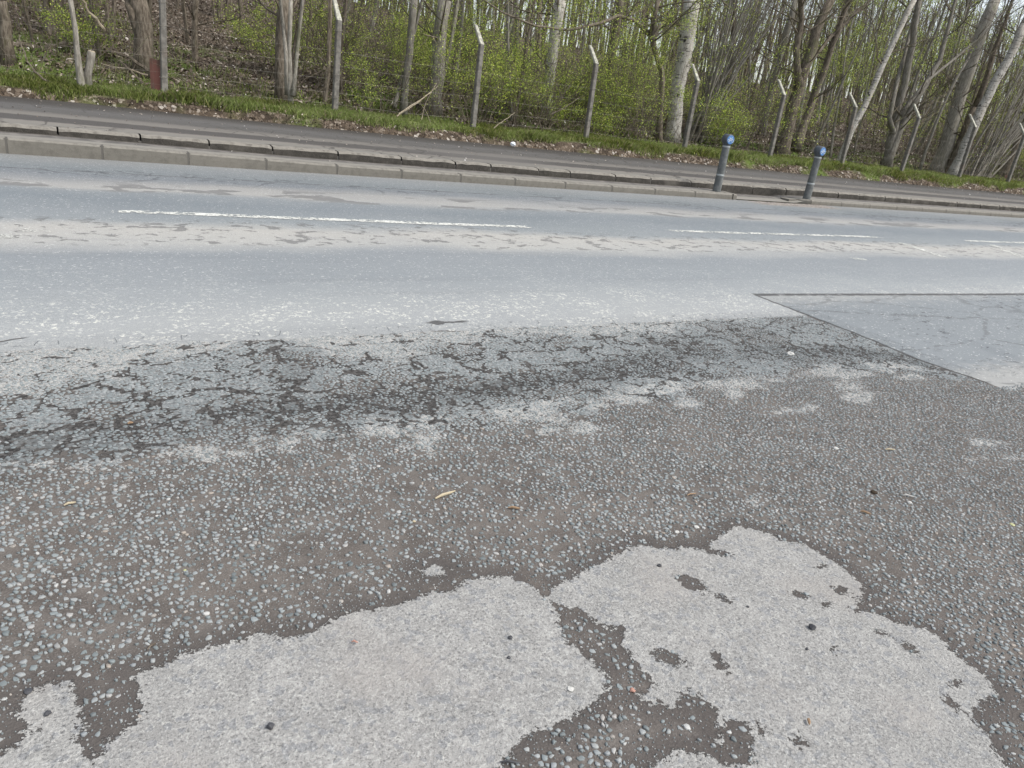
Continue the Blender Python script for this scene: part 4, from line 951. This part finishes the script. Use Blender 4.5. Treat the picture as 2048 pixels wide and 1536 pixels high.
rust_sheet((299,117), (327,120), 15.9, 'rusty red upright sheet just left of the first fence post')
rust_sheet((2011,350), (2022,352), 17.2, 'small rusty red stub by the last post at the right edge')
# sawn stump beside the pale sapling
f = at(174,172,14.78); t_ = at(183,104,14.85); zb = zt1(f.x, 14.78); sroot = empty('tree_stump', (f.x, f.y, zb), 'short sawn stump with a pale cut top beside the slim sapling', 'stump')
mb = MB(); B0 = Vector((f.x, f.y, zb)); mb.tube([Vector((0,0,-.05)), (f.lerp(t_, .35)-B0)+Vector((-.01,0,.0)), (f.lerp(t_, .8)-B0), t_-B0], [.085,.058,.062,.058], 9); mb.build('stem', BK_GREY, sroot, True)
mb = MB(); mb.tube([t_-B0+Vector((0,0,.001)), t_-B0+Vector((.004,0,.02))], [.055,.045], 9); mb.build('cut_top', BK_DEAD, sroot)
# fallen branches
def stick(label, pts, r, mat, Ys, name='fallen_branch', cat='fallen branch'):
    P = [at(x_, y_, Yq) for (x_, y_), Yq in zip(pts, Ys)]; B0 = P[0].copy(); rel = [p-B0 for p in P]
    Q = []
    for a, b in zip(rel[:-1], rel[1:]):
        for j in range(4): Q.append(a.lerp(b, j/4)+rv(r*.5))
    Q.append(rel[-1]); mb = MB(); mb.tube(Q, [r*(1-.6*i/len(Q)) for i in range(len(Q))], 5); o = mb.build(name, mat); o.location = B0; tag(o, label, cat); return o
stick('long pale dead branch propped across the grass left of the third post', [(793,232),(835,205),(862,185),(874,166)], .013, BK_DEAD, [15.1,15.4,15.8,16])
stick('second pale dead branch crossing the first one left of the third post', [(797,228),(845,197),(876,172)], .010, BK_DEAD, [15.0,15.5,16.1])
stick('thin pale stick leaning left down to the grass before the big pale trunk', [(862,245),(850,220),(840,205)], .008, BK_DEAD, [15.1,15.2,15.3])
stick('thin upright pale stick beside the crossed branches', [(843,240),(848,215),(866,178)], .008, BK_DEAD, [15.1,15.3,15.5])
stick('broken pale branch with peeled bark hanging across the wood at top left', [(210,63),(185,30),(165,0)], .028, BK_DEAD, [16.4,16.3,16.2])
stick('long thin bent branch lying before the grass near the left edge', [(105,168),(70,145),(50,115),(38,70)], .018, BK_TWIG, [15.1,15.3,15.5,15.9])
stick('mossy leaning branch behind the sawn stump', [(300,140),(250,110),(225,98)], .035, BK_BROWN, [16.6,16.8,17])
stick('second branch in the brush pile left of the rusty sheet', [(295,150),(255,138),(205,128)], .02, BK_DEAD, [16.2,16.3,16.5])
stick('third twig of the brush pile behind the rusty sheet', [(285,165),(262,140),(240,120)], .02, BK_TWIG, [16,16.2,16.5])
stick('pale thin twig arching right of the third post', [(985,258),(1010,240),(1030,225)], .012, BK_DEAD, [15.2,15.3,15.4])
stick('arching brown bramble stem left of the fourth post', [(1100,230),(1130,215),(1160,195)], .015, BK_TWIG, [15.7,15.7,15.8])
stick('dark fallen branch lying on the slope right of the fifth post', [(1400,225),(1425,228),(1450,205),(1470,190)], .04, BK_BROWN, [19,19,19.2,19.4])
stick('mossy fallen log on the bank near the left edge', [(20,102),(80,97),(140,92)], .10, BK_BROWN, [18.6,18.7,18.9], 'fallen_log', 'log')
# grassy tufts / litter lump on the pavement
def lump(name, label, cat, c, r, col, sq_=.7, seed=1, rough=.6):
    random.seed(seed); mb = MB(); k = 8; n = 5; vs = [(0,0,r*sq_)]
    for i in range(1, n):
        th = math.pi*i/n
        for j in range(k): q = random.uniform(.72, 1.15); vs.append((r*q*math.sin(th)*math.cos(2*math.pi*j/k), r*q*math.sin(th)*math.sin(2*math.pi*j/k), r*sq_*q*math.cos(th)))
    vs.append((0,0,-r*sq_)); fs = [(0, 1+j, 1+(j+1) % k) for j in range(k)]
    for i in range(n-2):
        for j in range(k): a = 1+i*k+j; b = 1+i*k+(j+1) % k; fs.append((a, a+k, b+k, b))
    L = len(vs)-1; fs += [(L, L-k+(j+1) % k, L-k+j) for j in range(k)]; mb.add(vs, fs)
    mt = col if not isinstance(col, tuple) else M(name+'_surface', rough, .3).done(col); o = mb.build(name, mt); o.location = c; tag(o, label, cat); return o
g_ = at(1026,289,13.85); lump('crumpled_paper', 'crumpled white paper litter at the back edge of the pavement', 'litter', (g_[0], g_[1], g_[2]+.01), .062, (.72,.75,.78), .7, 3)

# ------------------------------------------------------------------ little things lying on the near asphalt
WOOD = M('pale_wood', .7, .2).done((.42,.36,.25)); ORG = M('orange_bark', .7, .2).done((.27,.18,.11)); BLK = M('black_pebble', .55, .4).done((.055,.055,.06)); CHP = M('white_chip', .6, .3).done((.50,.49,.46)); PNK = M('pink_chip', .6, .3).done((.40,.22,.17)); YEL = M('yellow_leaf', .6, .3).done((.42,.42,.22))
def splinter(px0, px1, wd, mat, label, cat='twig', name='twig'):
    a = gp(*px0); b = gp(*px1); c = ((a[0]+b[0])/2, (a[1]+b[1])/2); hx, hy = (b[0]-a[0])/2, (b[1]-a[1])/2; mb = MB()
    mb.tube([(-hx,-hy,0), (-hx*.3, -hy*.3+.002, .003), (hx*.4, hy*.4, .002), (hx,hy,.001)], [wd*.5, wd, wd*.9, wd*.4], 6)
    o = mb.build(name, mat); o.location = (c[0], c[1], float(zroad(c[0], c[1]))+.006); tag(o, label, cat)
splinter((870,1000),(910,985),.0055,WOOD,'pale straw coloured splinter on the chippings near the middle')
splinter((1016,1018),(1040,1020),.005,ORG,'short orange brown twig right of the pale splinter')
splinter((1720,1024),(1741,1030),.005,ORG,'orange bark flake lying on the chippings at right')
splinter((1770,900),(1790,901),.004,WOOD,'short pale twig high on the right chippings')
splinter((128,1012),(152,1006),.004,WOOD,'thin pale twig near the left edge')
splinter((255,842),(266,840),.005,ORG,'tan twig bit in the cracked band at left')
splinter((1374,992),(1392,988),.003,ORG,'fine orange twig left of the dark clod')
splinter((703,1286),(716,1288),.0025,PNK,'tiny reddish twig on the large pale worn patch')
splinter((295,1303),(312,1290),.0025,BK_BROWN,'dark thin twig by the upper edge of the left worn patch')
splinter((1000,1525),(1042,1528),.0025,BLK,'black thin twig at the bottom edge in the dark channel')
splinter((1616,1440),(1618,1452),.004,ORG,'orange seed husk on the right worn patch')
splinter((1806,992),(1828,996),.003,CHP,'pale sliver right of the dark clod')
def peb(px, r, mat, label, cat='pebble', sq_=.6, name='pebble', seed=1):
    c = gp(*px); lump(name, label, cat, (c[0], c[1], float(zroad(c[0], c[1]))+r*sq_*.7), r, mat, sq_, seed)
peb((1623,1256),.0115,BLK,'largest dark pebble on the right worn patch',sq_=.8,seed=4)
peb((541,1454),.009,BLK,'dark rounded pebble on the left worn patch near the bottom',sq_=.7,seed=5)
peb((1021,1275),.007,BLK,'small black pebble on the upper right of the left worn patch',seed=6)
peb((1018,1314),.006,BLK,'small black pebble just below another one on the left worn patch',seed=7)
peb((1614,1298),.005,BLK,'tiny black grit below the largest dark pebble',seed=8)
peb((1319,1131),.008,BLK,'black grit pair near the top of the right worn patch',seed=9)
peb((1496,1213),.005,BLK,'tiny black grit left of the largest dark pebble',seed=10)
peb((95,1430),.008,BLK,'dark grit on the small worn patch at bottom left',seed=11)
peb((56,1385),.010,BLK,'dark flat pebble at the edge of the small bottom left patch',sq_=.4,seed=12)
peb((1748,985),.016,M('dark_clod',.8,.2).done((.045,.033,.022)),'dark brown clod on the right chippings','clod',.4,'clod',13)
peb((1393,1054),.011,CHP,'white flat chip above the right worn patch',sq_=.35,seed=14,name='stone_chip')
peb((1354,1064),.010,CHP,'smaller white chip left of the white flat chip',sq_=.35,seed=15,name='stone_chip')
peb((828,1044),.007,WOOD,'tan square chip among chippings left of centre',sq_=.5,seed=16,name='stone_chip')
peb((1265,1380),.008,PNK,'pink stone chip in the dark channel between the worn patches',sq_=.6,seed=17,name='stone_chip')
peb((370,1141),.005,YEL,'small yellow chip on the left chippings',sq_=.4,seed=18,name='stone_chip')
peb((2024,1050),.012,YEL,'pale yellow leaf scrap near the right edge',sq_=.2,seed=19,name='leaf',cat='leaf')
peb((1819,1006),.010,CHP,'cream chip right of the dark clod',sq_=.5,seed=20,name='stone_chip')
peb((1582,704),.030,CHP,'pale stone by the dark hollow near the repair joint',sq_=.4,seed=21,name='stone_chip')
peb((1141,1376),.009,CHP,'white sliver near the right side of the left worn patch',sq_=.3,seed=22,name='stone_chip')
peb((1672,896),.014,CHP,'cream square chip high on the right chippings',sq_=.3,seed=23,name='stone_chip')
